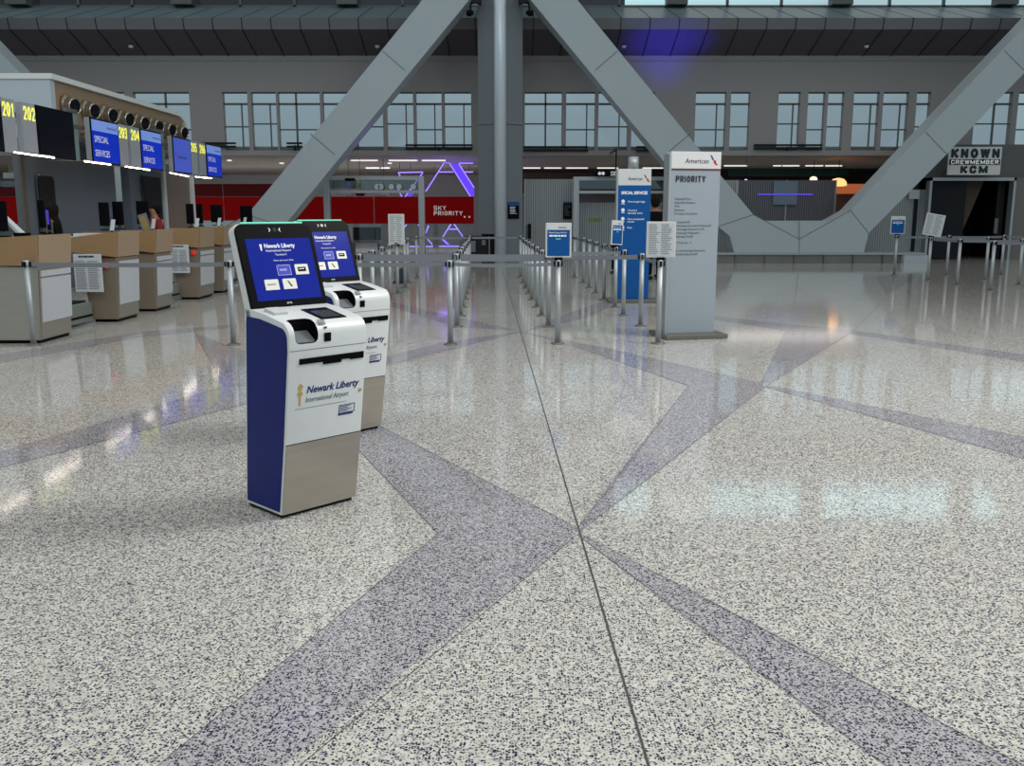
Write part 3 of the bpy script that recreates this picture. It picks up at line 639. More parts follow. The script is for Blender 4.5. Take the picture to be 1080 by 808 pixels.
    st.build('sticker_outline', txtn, r)
    lines('sticker_print', txtn, r, q(.322, .128), (1, 0, 0), U, .085, .034, 4, seed=4); lines('sticker_print', txtn, r, q(.312, .104), (1, 0, 0), U, .10, .014, 1, thick=.7, jag=0)
    MB().lathe([(.009, 0), (.009, .003)], seg=16, M=Matrix.Translation(q(.444, .235, .001)) @ Matrix(((1, 0, 0), U, N)).transposed().to_4x4()).build('screw_cap', gold, r)
    # flat glass scanner on the top
    T0 = Vector((0, .069, 1.053)); TU = Vector((0, .15, .0287)).normalized(); TN = Vector((1, 0, 0)).cross(TU); tq = lambda u, w, d=.0: T0+Vector((u, 0, 0))+TU*w+TN*d
    def tp(nm, pts, m, d, t): return MB().prism([tq(u, w, d) for u, w in pts], TN*t).build(nm, m, r)
    tp('passport_scanner', [(.225, -.165), (.378, -.165), (.378, .02), (.225, .02)], black, -.001, .005)
    tp('scanner_glass', [(.245, -.148), (.358, -.148), (.358, -.03), (.245, -.03)], mat('scanner_glass', srgb(60, 66, 72), .08), .0042, .001)
    tp('card_pad', [(.035, -.035), (.112, -.035), (.112, .06), (.035, .06)], cream, -.002, .016)
    # reader on the hood front
    MB().prism([(.204, -.1385, .915), (.244, -.1385, .915), (.244, -.142, .960), (.204, -.142, .960)], (0, -.005, 0)).build('card_reader', black, r, .002)
    RU = Vector((0, .035, .052)).normalized(); RN = Vector((1, 0, 0)).cross(RU); rq = lambda u, w, d=0: Vector((u, -.128, .999))+RU*w+RN*d
    MB().prism([rq(.205, -.012), rq(.229, -.012), rq(.217, -.024)], RN*.003).build('arrow_print', black, r)
    lines('instruction_print', txtg, r, rq(.180, -.004, .002), (1, 0, 0), RU, .05, .032, 4, thick=.7, jag=.05, seed=6)
    # screen head: black slab with a white back shell
    S0 = Vector((0, .195, 1.070)); SU = Vector((0, .135, .415)).normalized(); SN = Vector((1, 0, 0)).cross(SU); sq = lambda u, w, d=0: S0+Vector((u, 0, 0))+SU*w+SN*d
    HT = .452; ra = .045
    def rr(u0, u1, w0, w1, rad, d, n=6):
        pts = [sq(u0, w0, d), sq(u1, w0, d)]
        for k in range(n+1): a = k/n*PI/2; pts.append(sq(u1-rad+rad*math.cos(a), w1-rad+rad*math.sin(a), d))
        for k in range(n+1): a = PI/2+k/n*PI/2; pts.append(sq(u0+rad+rad*math.cos(a), w1-rad+rad*math.sin(a), d))
        return pts
    MB().prism(rr(0, KW, -.09, HT, ra, -.062), SN*.048).build('head_shell', white, r, .004)
    MB().prism(rr(.006, KW-.004, 0, HT-.006, ra, -.016), SN*.018).build('screen_bezel', black, r, .003)
    gl = MB(); gl.prism([sq(.05, HT-.001, -.014), sq(KW-.05, HT-.001, -.014), sq(KW-.05, HT+.004, -.014), sq(.05, HT+.004, -.014)], SN*.012); gl.build('status_light', green, r)
    scm = mat('display_blue', (.01, .02, .2), .15, emit=srgb(20, 28, 112), es=.68, spec=.05)
    scr = MB().prism([sq(.048, .035, .002), sq(.437, .035, .002), sq(.437, .365, .002), sq(.048, .365, .002)], SN*.001).build('display', scm, r)
    X = (1, 0, 0)
    text('display_text', 'Newark Liberty', txtw, scr, sq(.150, .315, .004), X, SU, .031, .185, bold=.0008, depth=.0004)
    text('display_text', 'International Airport', txtw, scr, sq(.155, .294, .004), X, SU, .018, .15, depth=.0004)
    text('display_text', 'Terminal A', txtw, scr, sq(.205, .272, .004), X, SU, .016, .07, depth=.0004)
    text('display_text', 'Please select your airline', txtw, scr, sq(.188, .243, .004), X, SU, .011, .12, depth=.0004)
    MB().prism([sq(.128, .30, .0035), sq(.134, .30, .0035), sq(.138, .335, .0035), sq(.124, .335, .0035)], SN*.0005).build('display_emblem', txtw, scr)
    tile = mat('tile_cream', srgb(210, 208, 196), .4, emit=srgb(205, 203, 190), es=.35); tileb = mat('tile_blue', srgb(20, 30, 130), .4, emit=srgb(28, 34, 170), es=.8)
    def tl(u, w, m, nm='airline_tile'):
        p = rr(u, u+.082, w, w+.056, .006, .0034, 3); return MB().prism(p, SN*.0006).build(nm, m, scr)
    for (u, w, kind) in ((.20, .165, 'b'), (.307, .165, 'k'), (.108, .090, 'g'), (.215, .090, 'a')):
        if kind == 'b': tl(u-.002, w, paper); MB().prism([sq(u+.001, w+.003, .0042), sq(u+.077, w+.003, .0042), sq(u+.077, w+.053, .0042), sq(u+.001, w+.053, .0042)], SN*.0004).build('airline_tile', tileb, scr); text('tile_text', 'UNITED', txtw, scr, sq(u+.012, w+.024, .0048), X, SU, .014, .042, depth=.0004)
        if kind == 'k': tl(u, w, tile); MB().prism([sq(u+.016, w+.016, .0042), sq(u+.066, w+.016, .0042), sq(u+.066, w+.04, .0042), sq(u+.016, w+.04, .0042)], SN*.0004).build('tile_mark', black, scr); lines('tile_text', txtw, scr, sq(u+.024, w+.022, .0048), X, SU, .034, .012, 1, jag=0)
        if kind == 'g': tl(u, w, tile); lines('tile_text', txtg, scr, sq(u+.014, w+.020, .0044), X, SU, .054, .014, 1, jag=0)
        if kind == 'a': tl(u, w, tile); MB().prism([sq(u+.028, w+.044, .0043), sq(u+.036, w+.044, .0043), sq(u+.056, w+.014, .0043), sq(u+.046, w+.012, .0043)], SN*.0004).build('tile_mark', txtk, scr)
    # camera marks
    for sg in (-1, 1):
        c0 = .234+sg*.032; m = MB()
        for k in (-1, 1): m.prism([sq(c0, .412+k*.010, .0025), sq(c0-sg*.008, .412, .0025), sq(c0-sg*.003, .412, .0025), sq(c0+sg*.005, .412+k*.010, .0025)], SN*.0006)
        m.build('camera_chevron', txtw, r)
    MB().lathe([(.012, 0), (.012, .002)], seg=18, M=Matrix.Translation(sq(.234, .412, .002)) @ Matrix((Vector((1, 0, 0)), SU, SN)).transposed().to_4x4()).build('camera_lens', mat('lens_green', (.01, .05, .04), .1), r)
    text('bezel_logo', 'SITA', txtw, r, sq(.215, .012, .0025), X, SU, .014, .03, depth=.0004)
    return r
k1 = make_kiosk('front white and navy self check-in kiosk, fully visible')
k2 = copy_tree(k1); k2.location = G(402, 451.5)-KW*Vector((math.cos(math.radians(46.1)), math.sin(math.radians(46.1)), 0))
k2['label'] = 'second white self check-in kiosk, half hidden behind the front one'

# ------------------------------------------------------------------ totems
def slab_corners(px0, px1, py, Y): return P(px0, py, Y), P(px1, py, Y)
def totem_priority():
    b0, b1 = G(701.3, 356.5), G(752, 355); z1 = P(733, 159.5, b0.y).z; W = (b1-b0).length*1.0
    c = (b0+b1)/2; r = thing('priority_totem', 'tall grey freestanding totem headed PRIORITY', 'sign totem', (c.x, c.y+.1, 0), math.atan2(b1.y-b0.y, b1.x-b0.x))
    D = .16
    MB().box((0, 0, .03), (W+.17, .62, .055)).build('base_plate', dsteel, r, .01)
    MB().box((-.0, 0, .055+(z1-.055)/2), (W, D, z1-.055)).build('panel', tot, r, .006)
    MB().box((-W/2-.012, 0, z1/2), (.03, D+.02, z1-.06)).build('edge_trim', satin, r, .004)
    hz = z1-(P(733, 159.5, c.y).z-P(733, 177.6, c.y).z)
    MB().box((0, -.004, (z1+hz)/2), (W+.004, D+.004, z1-hz)).build('header', toth, r, .004)
    MB().box((0, -.008, hz-.008), (W, D, .014)).build('red_rule', mat('maroon', srgb(110, 20, 30), .5), r)
    y = -D/2-.003; X = (1, 0, 0); Z = (0, 0, 1)
    text('header_lettering', 'American', txtk, r, (-W*.22, y-.005, hz+.065), X, Z, .085, W*.47)
    wing_logo(r, (W*.28, y-.005, hz+.05), X, Z, .115)
    block('panel_lettering', 'PRIORITY', txtk, r, (-W*.40, y, hz-.16), X, Z, W*.60, .075, .0135)
    zz = hz-.40
    for i, (s, ww) in enumerate((('Flagship® First', .33), ('Flagship® Business', .42), ('First', .10), ('Business', .18), ('Premium Economy', .45), None, ('ConciergeKey®', .32), ('AAdvantage Executive Platinum®', .76), ('AAdvantage Platinum Pro®', .62), ('AAdvantage Platinum®', .52), ('AAdvantage Gold®', .40), None, ('oneworld Priority', .30), None, ('All AAdvantage® Executive', .62), ('and elite Mastercard®', .48)) if False else enumerate([])): pass
    rows = [('Flagship\u00ae First', .33, 0), ('Flagship\u00ae Business', .42, 1), ('First', .10, 2), ('Business', .20, 3), ('Premium Economy', .46, 4), ('ConciergeKey\u00ae', .32, 6.3), ('AAdvantage Executive Platinum\u00ae', .76, 7.3), ('AAdvantage Platinum Pro\u00ae', .62, 8.3), ('AAdvantage Platinum\u00ae', .52, 9.3), ('AAdvantage Gold\u00ae', .40, 10.3), ('@ Priority  2', .36, 12), ('Citi / AAdvantage Executive', .66, 14.2), ('World Elite Mastercard\u00ae', .50, 15.2)]
    for s, ww, i in rows: text('panel_lettering', s, txtg, r, (-W*.41, y, hz-.375-i*.0445), X, Z, .038, W*ww)
    return r
totem_priority()
def totem_blue():
    b0, b1 = G(651, 319.5), G(682, 318.5); c = (b0+b1)/2; W = (b1-b0).length; z1 = P(669, 178, c.y).z
    r = thing('services_totem', 'tall blue freestanding totem headed SPECIAL SERVICES', 'sign totem', (c.x, c.y+.1, 0), 0)
    D = .16
    MB().box((0, 0, .03), (W+.28, .40, .055)).build('base_plate', dsteel, r, .01)
    hz = P(669, 195.5, c.y).z; z0 = .055
    MB().box((0, 0, (z0+hz)/2), (W, D, hz-z0)).build('panel', blue, r, .006)
    MB().box((0, 0, (z1+hz)/2), (W, D+.006, z1-hz)).build('header', toth, r, .004)
    MB().box((-W/2-.012, 0, (z1+z0)/2), (.03, D+.02, z1-z0)).build('edge_trim', satin, r, .004)
    MB().tube([(-.02, 0, z1), (-.02, 0, P(667, 165, c.y).z)], .09, 20).build('pole', satin, r)
    y = -D/2-.004; X = (1, 0, 0); Z = (0, 0, 1)
    text('header_lettering', 'American', txtk, r, (-W*.20, y-.003, hz+.085), X, Z, .082, W*.43)
    wing_logo(r, (W*.28, y-.003, hz+.06), X, Z, .12)
    text('panel_lettering', 'SPECIAL SERVICES', txtw, r, (-W*.40, y, hz-.15), X, Z, .07, W*.80, bold=.002)
    for i, (s, ww) in enumerate((('Overweight bags', .52), ('Checked\nspecialty items', .46), ('Unaccompanied\nminors', .50), ('Pets', .14))):
        zz = hz-.29-i*.148
        text('panel_lettering', s, txtw, r, (-W*.20, y, zz), X, Z, .045, W*ww)
        m = MB(); m.lathe([(.030, 0), (.030, .004), (.021, .004), (.021, 0)], seg=16, M=Matrix.Translation((-W*.34, y, zz+.02)) @ Matrix.Rotation(PI/2, 4, 'X')); m.b2((-W*.34-.032, y, zz-.03), (-W*.34+.032, y-.003, zz-.02)); m.b2((-W*.34-.004, y, zz-.03), (-W*.34+.004, y-.003, zz)); m.build('icon', txtw, r)
totem_blue()

# ------------------------------------------------------------------ stanchions
PH = 1.005
proto = thing('belt_stanchion', 'x', 'stanchion')
MB().lathe([(.0, 0), (.080, 0), (.082, .006), (.078, .012), (.05, .02), (.034, .03), (.0, .03)], seg=28).build('base', dsteel, proto)
MB().lathe([(.0, .02), (.033, .02), (.033, .93), (.0, .93)], seg=20).build('post', satin, proto)
hd = MB().lathe([(.0, .925), (.036, .925), (.037, .99), (.03, PH), (.0, PH)], seg=20).build('head', satin, proto)
m = MB(); [m.box(c_, d_) for c_, d_ in (((.042, 0, .958), (.02, .024, .06)), ((-.042, 0, .958), (.02, .024, .06)), ((0, -.042, .958), (.024, .02, .06)), ((0, .042, .958), (.024, .02, .06)))]
m.build('belt_clip', black, proto)
first = [True]
ORD = ['first', 'second', 'third', 'fourth', 'fifth', 'sixth', 'seventh', 'eighth', 'ninth', 'tenth']
def stanchion(px, py, label, group):
    g = G(px, py)
    o = proto if first[0] else copy_tree(proto)
    first[0] = False
    o.location = (g.x, g.y, 0); o['label'] = label; o['group'] = group; o['category'] = 'stanchion'; return o
def belt_to(a, b, wd=.055, sag=.008, z=.955):
    A, B = Vector(a.location), Vector(b.location) if hasattr(b, 'location') else Vector(b); d = B-A; L = d.length; u = d/L; n = Vector((-u.y, u.x, 0))*.0025; m = MB(); N = 10
    P0 = u*.0565; P1 = u*(L-.0565); top = []; 
    pts = [P0.lerp(P1, k/N)+Vector((0, 0, z-sag*4*(k/N)*(1-k/N))) for k in range(N+1)]
    for p, q in zip(pts, pts[1:]): m.prism([p+Vector((0, 0, -wd/2)), q+Vector((0, 0, -wd/2)), q+Vector((0, 0, wd/2)), p+Vector((0, 0, wd/2))], n)
    return m.build('belt', belt, a)
rowA = [stanchion(x, y, '', 'stanchions left of the central lane') for x, y in ((475.2, 363.6), (482, 344.7), (486, 333.5), (488, 324.2), (490.2, 316.2), (492, 310), (494, 304.2), (495, 298.6), (495.6, 292.7))]
rowB = [stanchion(x, y, '', 'stanchions right of the central lane') for x, y in ((588, 362.7), (578.4, 344.7), (571.3, 333.3), (566.3, 324.2), (561, 316.3), (557.8, 309.8), (554.6, 304.2), (552, 298.6), (549, 292.7))]
rowC = [stanchion(x, y, '', 'stanchions of the row ending at the grey totem') for x, y in ((694, 362.5), (675.4, 344), (657.2, 333.1), (648.6, 324.3), (636.9, 316.1), (628.3, 309.4), (621.3, 303.8), (615.2, 298.5), (605.8, 292.8))]
rowD = [stanchion(x, y, '', 'stanchions of the row behind the kiosks') for x, y in ((381, 345), (394, 334), (404, 324.5), (411.7, 317), (419.6, 310), (427.5, 304), (430.6, 299), (439.7, 293.4))]
def name_row(row, desc):
    for i, s in enumerate(row): s['label'] = 'steel belt stanchion, %s from the front in the row %s' % (ORD[i], desc)
name_row(rowA, 'left of the central lane'); name_row(rowB, 'right of the central lane'); name_row(rowC, 'leading to the grey totem'); name_row(rowD, 'just right of the kiosks')
L1 = stanchion(35.8, 364.3, 'satin steel belt stanchion in front of the nearest counter at far left', 'stanchions along the counters'); L2 = stanchion(246.5, 363.8, 'satin steel belt stanchion just left of the front kiosk', 'stanchions along the counters')
R = [stanchion(x, y, l, 'stanchions before the dark doorway') for x, y, l in ((943, 290.3, 'belt stanchion carrying the small blue sign, leftmost of the right group'), (978.4, 296.3, 'belt stanchion carrying the tilted white sheet, at the dark doorway'), (997.9, 290.7, 'rear belt stanchion just right of the tilted white sheet'), (1009, 301.3, 'front belt stanchion third from the left before the doorway sign'), (1038.9, 295.7, 'belt stanchion close behind the front-most one at far right'), (1044.3, 307, 'front-most belt stanchion of the right hand group'), (1055.5, 290.2, 'rear belt stanchion under the right jamb of the dark doorway'), (1074.2, 301, 'belt stanchion at the right edge of the picture'))]
belt_to(L1, L2, .05); belt_to(L2, rowA[0], .05)
off = Vector((-9.5, L1.location.y, 0)); belt_to(rowA[0], rowB[0], .04, .02); belt_to(rowA[1], rowB[1], .095, .006, .95); belt_to(rowD[0], rowA[1], .095, .004, .95)
belt_to(rowA[8], rowB[8], .05, 0); belt_to(rowD[7], rowA[8], .05); belt_to(rowB[2], rowC[2], .05); belt_to(rowB[1], rowC[1], .06); belt_to(rowC[1], rowC[0], .05)
for row in (rowA, rowB, rowC[3:], rowD):
    for a, b in zip(row, row[1:]): belt_to(a, b, .05, .02)
belt_to(R[0], R[2]); belt_to(R[2], R[6]); belt_to(R[1], R[4]); belt_to(R[3], R[7]); belt_to(R[5], Vector((R[5].location.x+1.8, R[5].location.y+.1, 0))); belt_to(R[6], Vector((R[6].location.x+2, R[6].location.y, 0))); belt_to(R[1], R[3])
# sign holders on stanchions
def holder(st, w, h, style, rz=0, tilt=0, z0=1.03):
    r = thing('sign_holder', None, None); r.parent = st; r.location = (0, 0, z0); r.rotation_euler = (0, tilt, rz); 
    del r
    o = bpy.data.objects[-1]
def put_holder(st, w, h, style, rz=0, tilt=0, z0=1.03, seed=1):
    M = Matrix.Translation((0, 0, z0)) @ Matrix.Rotation(rz, 4, 'Z') @ Matrix.Rotation(tilt, 4, 'Y')
    v = lambda x, y, z: M @ Vector((x, y, z))
    b = MB()
    b.prism([v(-w/2, -.012, 0), v(w/2, -.012, 0), v(w/2, -.012, h), v(-w/2, -.012, h)], M.to_3x3() @ Vector((0, .022, 0)))
    o = b.build('sign_holder', cream, st, .008)
    k = MB(); k.prism([v(-.05, -.03, -.03), v(.05, -.03, -.03), v(.05, -.03, .0), v(-.05, -.03, .0)], M.to_3x3() @ Vector((0, .06, 0))); k.build('sign_clamp', black, o)
    X = M.to_3x3() @ Vector((1, 0, 0)); Z = M.to_3x3() @ Vector((0, 0, 1)); e = .02
    face = lambda x0, x1, z0_, z1_, m, nm, d=.0135: MB().prism([v(x0, -d, z0_), v(x1, -d, z0_), v(x1, -d, z1_), v(x0, -d, z1_)], M.to_3x3() @ Vector((0, .001, 0))).build(nm, m, o)
    if style == 'blue':
        face(-w/2+e, w/2-e, e, h*.80, blue, 'notice_sheet'); face(-w/2+e, w/2-e, h*.80, h-e*.7, toth, 'notice_header')
        text('notice_print', 'American', txtk, o, v(.0, -.015, h*.85), X, Z, .03, w*.30); text('notice_print', 'Please keep left for', txtw, o, v(-w*.38, -.015, h*.70), X, Z, .026, w*.70)
        lines('notice_print', txtw, o, v(-w*.36, -.015, h*.57), X, Z, w*.72, .03, 1, thick=.6, jag=0); lines('notice_print', mat('cyan_print', srgb(90, 220, 220), .5), o, v(-w*.10, -.015, h*.49), X, Z, w*.2, .025, 1, thick=.6, jag=0)
    else:
        face(-w/2+e, w/2-e, e, h-e, paper, 'notice_sheet')
        lines('notice_print', txtg, o, v(-w/2+e*1.6, -.0145, e*1.6), X, Z, w-e*3, h-e*3, 16, thick=.32, jag=.35, seed=seed, cols=2)
    return o
put_holder(rowB[0], .305, .405, 'blue', 0, 0)
put_holder(rowC[0], .345, .42, 'sheet', math.radians(-6), 0, seed=2)
put_holder(rowC[3], .26, .40, 'blue', math.radians(38), .05)
put_holder(rowD[4], .31, .58, 'sheet', 0, 0, .95, seed=3)
put_holder(R[0], .36, .44, 'blue', 0, 0)
put_holder(R[1], .44, .50, 'sheet', 0, .16, seed=5)

# ------------------------------------------------------------------ check-in hall on the left
XC = -5.68
units = [(11.1, 11.9, 1.6), (13.35, 14.1, .36), (14.8, 15.5, .36), (16.9, 17.7, .36), (18.3, 19.0, .36), (20.5, 21.3, .36)]
cn = ('nearest, at the left picture edge', 'second from the front, behind the large printed notice', 'third from the front', 'fourth from the front, with a notice on its side', 'fifth from the front, beside the kiosk', 'farthest, mostly hidden by the kiosks')
for i, (d0, d1, bw) in enumerate(units):
    r = thing('check_in_counter', 'pale wood and steel check-in counter, '+cn[i], 'counter', (XC, d0, 0), 0, 'check-in counters'); L = d1-d0
    side = steel if i == 0 else mat('taupe_panel', srgb(126, 114, 100), .5, .1)
    MB().prism([(0, 0, .04), (-bw, 0, .04), (-bw-.15, 0, .92), (0.04, 0, .92)], (0, L, 0)).build('pedestal', side, r, .008)
    MB().b2((-bw+.02, .02, 0), (-.02, L-.02, .045)).build('plinth', black, r)
    MB().prism([(.001, .03, .06), (.001, L-.01, .06), (.042, L-.01, .88), (.042, .03, .88)], (.008, 0, 0)).build('front_plate', steel, r)
    MB().prism([(.018, .05, .25), (.018, L, .25), (.044, L, .78), (.044, .05, .78)], (.012, 0, 0)).build('white_panel', mat('white_laminate', srgb(186, 190, 196), .35), r)
    MB().prism([(.046, .05, .80), (.046, L, .80), (.05, L, .87), (.05, .05, .87)], (.012, 0, 0)).build('white_panel', MATS['white_laminate'], r)
    zt = 1.29
    lw = 1.7 if i == 0 else .72
    MB().prism([(.05, -.04, .93), (.08, -.04, zt), (-lw, -.04, zt-.10), (-lw, -.04, 1.02 if i else .96)], (0, .06, 0)).build('wood_wing', wood, r)
    MB().prism([(.05, 0, .93), (.05, L+.05, .93), (.08, L+.05, zt), (.08, 0, zt)], (-.05, 0, 0)).build('wood_front', wood_lit, r)
    MB().b2((-.75, -.02, zt-.12), (.07, L+.03, zt-.08)).build('worktop', cream, r)
    MB().b2((-.75, L-.02, .9), (.03, L+.03, zt-.02)).build('end_panel', wood, r)
# staff worktop units behind are part of the wing; bag scales between counters
for i, (d0, d1) in enumerate(((12.05, 13.3), (15.65, 16.85), (19.2, 20.4))):
    r = thing('baggage_scale', 'low green-grey baggage scale with black top %s' % ('in the gap before the second counter', 'in the gap before the fourth counter', 'in the gap beside the front kiosk')[i], 'baggage scale', (-6.02, d0, 0), 0, 'baggage scales'); L = d1-d0
    MB().b2((-.72, 0, .03), (0, L, .30)).build('housing', mat('scale_green', srgb(128, 138, 134), .4, .3), r, .015)
    MB().b2((-.68, .06, .30), (-.06, L-.06, .325)).build('conveyor_belt', matte, r); MB().b2((-.01, .02, .10), (.008, L-.02, .13)).build('bumper', black, r)
# printed notices
for i, (x0, x1, y0, y1, d) in enumerate(((77, 109.5, 268, 308, 13.25), (178, 200.5, 258, 288, 16.8))):
    q0, q1 = P(x0, y0, d), P(x1, y1, d)
    r = thing('printed_notice', 'large %s notice of dense print hung beside %s' % (('white', 'the second counter'), ('pale grey', 'the fourth counter'))[i], 'notice', ((q0.x+q1.x)/2, d, q1.z)); W = q1.x-q0.x; Hh = q0.z-q1.z
    MB().box((0, 0, Hh/2), (W, .02, Hh)).build('board', paper, r, .004); lines('print', txtk, r, (-W*.3, -.012, Hh*.88), (1, 0, 0), (0, 0, 1), W*.6, .035, 1, thick=.7, jag=0, seed=9); lines('print', txtg, r, (-W*.44, -.0115, Hh*.06), (1, 0, 0), (0, 0, 1), W*.88, Hh*.76, 16, thick=.4, jag=.15, seed=i, cols=2)
    MB().tube([(W*.3, .01, Hh*.5), (W*.3, .045, Hh*.5)], .01, 6).build('bracket', dsteel, r)
for i, (px, py, d) in enumerate(((113, 280, 13.345), (204.5, 266.5, 16.895))):
    q = P(px, py, d); tag(MB().lathe([(.035, 0), (.045, .02), (.03, .04)], seg=14, M=Matrix.Translation((q.x, d, q.z)) @ Matrix.Rotation(PI/2, 4, 'X')).build('red_stop_button', mat('red_button', srgb(190, 20, 24), .4, emit=(1, .05, .04), es=.3)), 'small red stop button beside the notice on the %s counter' % ('second', 'fourth')[i], 'button', 'red stop buttons')
# desk equipment
def pcmon(px0, px1, y0, y1, d, label, rz=0, m=black):
    q0, q1 = P(px0, y0, d), P(px1, y1, d); W = abs(q1.x-q0.x); r = thing('computer_monitor', label, 'monitor', ((q0.x+q1.x)/2, d, max(q1.z-.0, 1.2)), rz, 'desk monitors'); zb = r.location.z; Hh = q0.z-zb
    MB().box((0, 0, Hh*.58), (W, .05, Hh*.84)).build('screen_housing', m, r, .006); MB().box((0, .04, Hh*.3), (.05, .04, Hh*.6)).build('stand', dsteel, r); MB().box((0, .03, .008), (W*.7, .16, .016)).build('foot', black, r)
    return r
for a in ((104, 116, 213.5, 243, 13.75, 'black monitor at the left end of the second counter'), (118.5, 131, 212.5, 242, 13.9, 'black monitor with a pale side at the right of the second counter'), (143.5, 158, 212, 241, 15.1, 'wide black monitor on the third counter behind the leaning placard'), (196, 205, 215, 240, 17.2, 'left black monitor of the pair on the fourth counter'), (207, 214.5, 215, 239, 17.5, 'right black monitor of the pair on the fourth counter'), (222, 235, 216, 238, 18.7, 'black monitor on the fifth counter'), (253, 266.5, 217, 238, 20.9, 'black monitor on the farthest counter behind the kiosk head'), (40, 49, 211, 246, 11.7, 'black screen beside the agent on the nearest counter'), (-6, 9, 212, 250, 11.3, 'large black monitor at the left picture edge')): pcmon(*a)
o = pcmon(48, 54, 224, 246, 11.95, 'small lit violet-blue screen facing out beside the agent'); MB().box((0, -.028, .2), (.05, .004, .18)).build('screen', mat('violet_screen', (.02, .01, .1), .4, emit=srgb(60, 50, 190), es=.9), o)
for i, (px, py, d) in enumerate(((116.5, 232, 13.75), (206, 225, 17.1), (232, 226, 18.65), (259, 227, 20.8), (160, 233, 15.33))):
    q = P(px, py, d); q.z = max(q.z, 1.33); r = thing('card_terminal', 'small white card terminal %s' % ('before the second counter monitors', 'before the fourth counter monitors', 'before the fifth counter monitor', 'on the farthest counter', 'on the third counter')[i], 'card terminal', (q.x, d-.13 if i in (2, 3) else d+.02, 1.215), .4, 'card terminals')
    MB().prism([(-.03, 0, .08), (.03, 0, .08), (.06, .0, .24), (.0, 0, .24)], (0, .02, 0)).build('terminal', paper, r, .004); MB().box((0, .02, .05), (.03, .03, .1)).build('stand', black, r); MB().box((0, .02, .008), (.1, .1, .016)).build('foot', black, r)
q = P(161, 230, 14.75); r = thing('leaning_placard', 'grey framed placard with yellow picture leaning on the third counter', 'placard', (q.x-.18, 14.90, 1.213)); 
MB().prism([(-.12, 0, .30), (.02, 0, .34), (.10, 0, .02), (-.04, 0, .0)], (0, .02, 0)).build('frame', txtg, r, .003); MB().prism([(-.09, -.003, .28), (.0, -.003, .30), (.06, -.003, .08), (-.02, -.003, .06)], (0, .003, 0)).build('picture', mat('yellow_picture', srgb(150, 130, 70), .6, noise=(.5,), scale=14), r)
MB().prism([(0, .02, .2), (.03, .02, .2), (.03, .12, .0), (0, .12, .0)], (0, .01, 0)).build('strut', txtg, r)
for i, (px, d, w) in enumerate(((95, 13.5, .42), (148, 15.2, .2), (125, 13.75, .10), (22, 11.68, .2))):
    q = P(px, 240, d); tag(MB().box((q.x, d, 1.237), (w, .18, .05)).build('paper_stack', paper, None, .005), 'white paper stack on the %s' % ('second counter, long and low at its left', 'third counter beside the monitor', 'second counter between monitors', 'nearest counter at its left')[i], 'papers', 'papers on the counters')
q = P(10, 232, 11.5); r = thing('boarding_printer', 'slanted grey keyboard arm at the left picture edge', 'printer arm', (q.x, 11.42, 1.212)); MB().prism([(-.12, 0, .34), (-.10, 0, .36), (.16, 0, .10), (.13, 0, .07)], (0, .12, 0)).build('arm', paper, r, .004); MB().box((.15, .06, .05), (.14, .14, .1)).build('base', black, r)

# number signs and monitors above the counters
XM = -7.8
def hang(px0, px1, yt, yb, label, num=None, numside='L', scr=None, grp='hanging screens over the counters'):
    """a flat housing in the plane x = XM; px0..px1 gives its depth range"""
    d0 = PX(px0, yt, XM).y; d1 = PX(px1, yt, XM).y; zt, zb = 3.29, 2.47
    r = thing('hanging_sign', label, 'sign', (XM, d0, zb), 0, grp); L = d1-d0; Hh = zt-zb
    MB().b2((-.10, 0, 0), (0, L, Hh)).build('housing', mat('sign_grey', srgb(150, 156, 164), .4), r, .006)
    if num:
        a, c = (0, L) if scr is None else num[1]
        a *= L; c *= L
        MB().b2((.0, a+.01, .01), (.006, c-.01, Hh-.01)).build('number_panel', mat('number_grey', srgb(156, 160, 168), .4), r)
        block('gate_number', num[0], yell, r, (.008, a+.04, Hh-.27), (0, 1, 0), (0, 0, 1), (c-a)*.84, .21, .027)
    if scr:
        a, c = scr[1]; a *= L; c *= L
        m = {'black': mat('off_screen', (.002, .003, .008), .4, spec=.08), 'blue': mat('lit_blue_screen', (.0, .01, .10), .4, spec=.1, emit=srgb(4, 38, 172), es=.9), 'violet': mat('lit_lilac_screen', (.02, .03, .12), .4, spec=.1, emit=srgb(64, 84, 184), es=.8)}[scr[0]]
        fr = MB().b2((.0, a, 0), (.02, c, Hh)).build('screen_frame', black, r); MB().b2((.02, a+.03, .03), (.023, c-.03, Hh-.03)).build('screen', m, fr)
        if scr[0] != 'black':
            Y = (0, 1, 0); Z = (0, 0, 1)
            if scr[0] == 'blue':
                MB().b2((.023, a+.03, Hh*.72), (.025, c-.03, Hh-.03)).build('screen_banner', mat('banner_blue', (.1, .15, .3), .4, spec=.1, emit=srgb(104, 134, 206), es=.75), fr)
                text('screen_text', 'American', txtn, fr, (.027, a+(c-a)*.55, Hh*.80), Y, Z, .08, (c-a)*.33); wing_logo(fr, (.027, a+(c-a)*.89, Hh*.79), Y, Z, .08)
                text('screen_text', 'SPECIAL', txtw, fr, (.026, a+(c-a)*.08, Hh*.47), Y, Z, .17, (c-a)*.5); text('screen_text', 'SERVICES', txtw, fr, (.026, a+(c-a)*.08, Hh*.16), Y, Z, .17, (c-a)*.52)
            else: text('screen_text', 'American', txtn, fr, (.026, a+(c-a)*.25, Hh*.40), Y, Z, .13, (c-a)*.45); wing_logo(fr, (.026, a+(c-a)*.1, Hh*.40), Y, Z, .13)
    return r
hang(-14, 14, 103, 163, 'hanging sign numbered 201 at the left picture edge', ('201', (.46, 1)), 'R', ('black', (0, .44)))
hang(22, 74.5, 111, 171, 'hanging sign numbered 202 with a dark switched-off screen', ('202', (0, .25)), 'L', ('black', (.25, 1)))
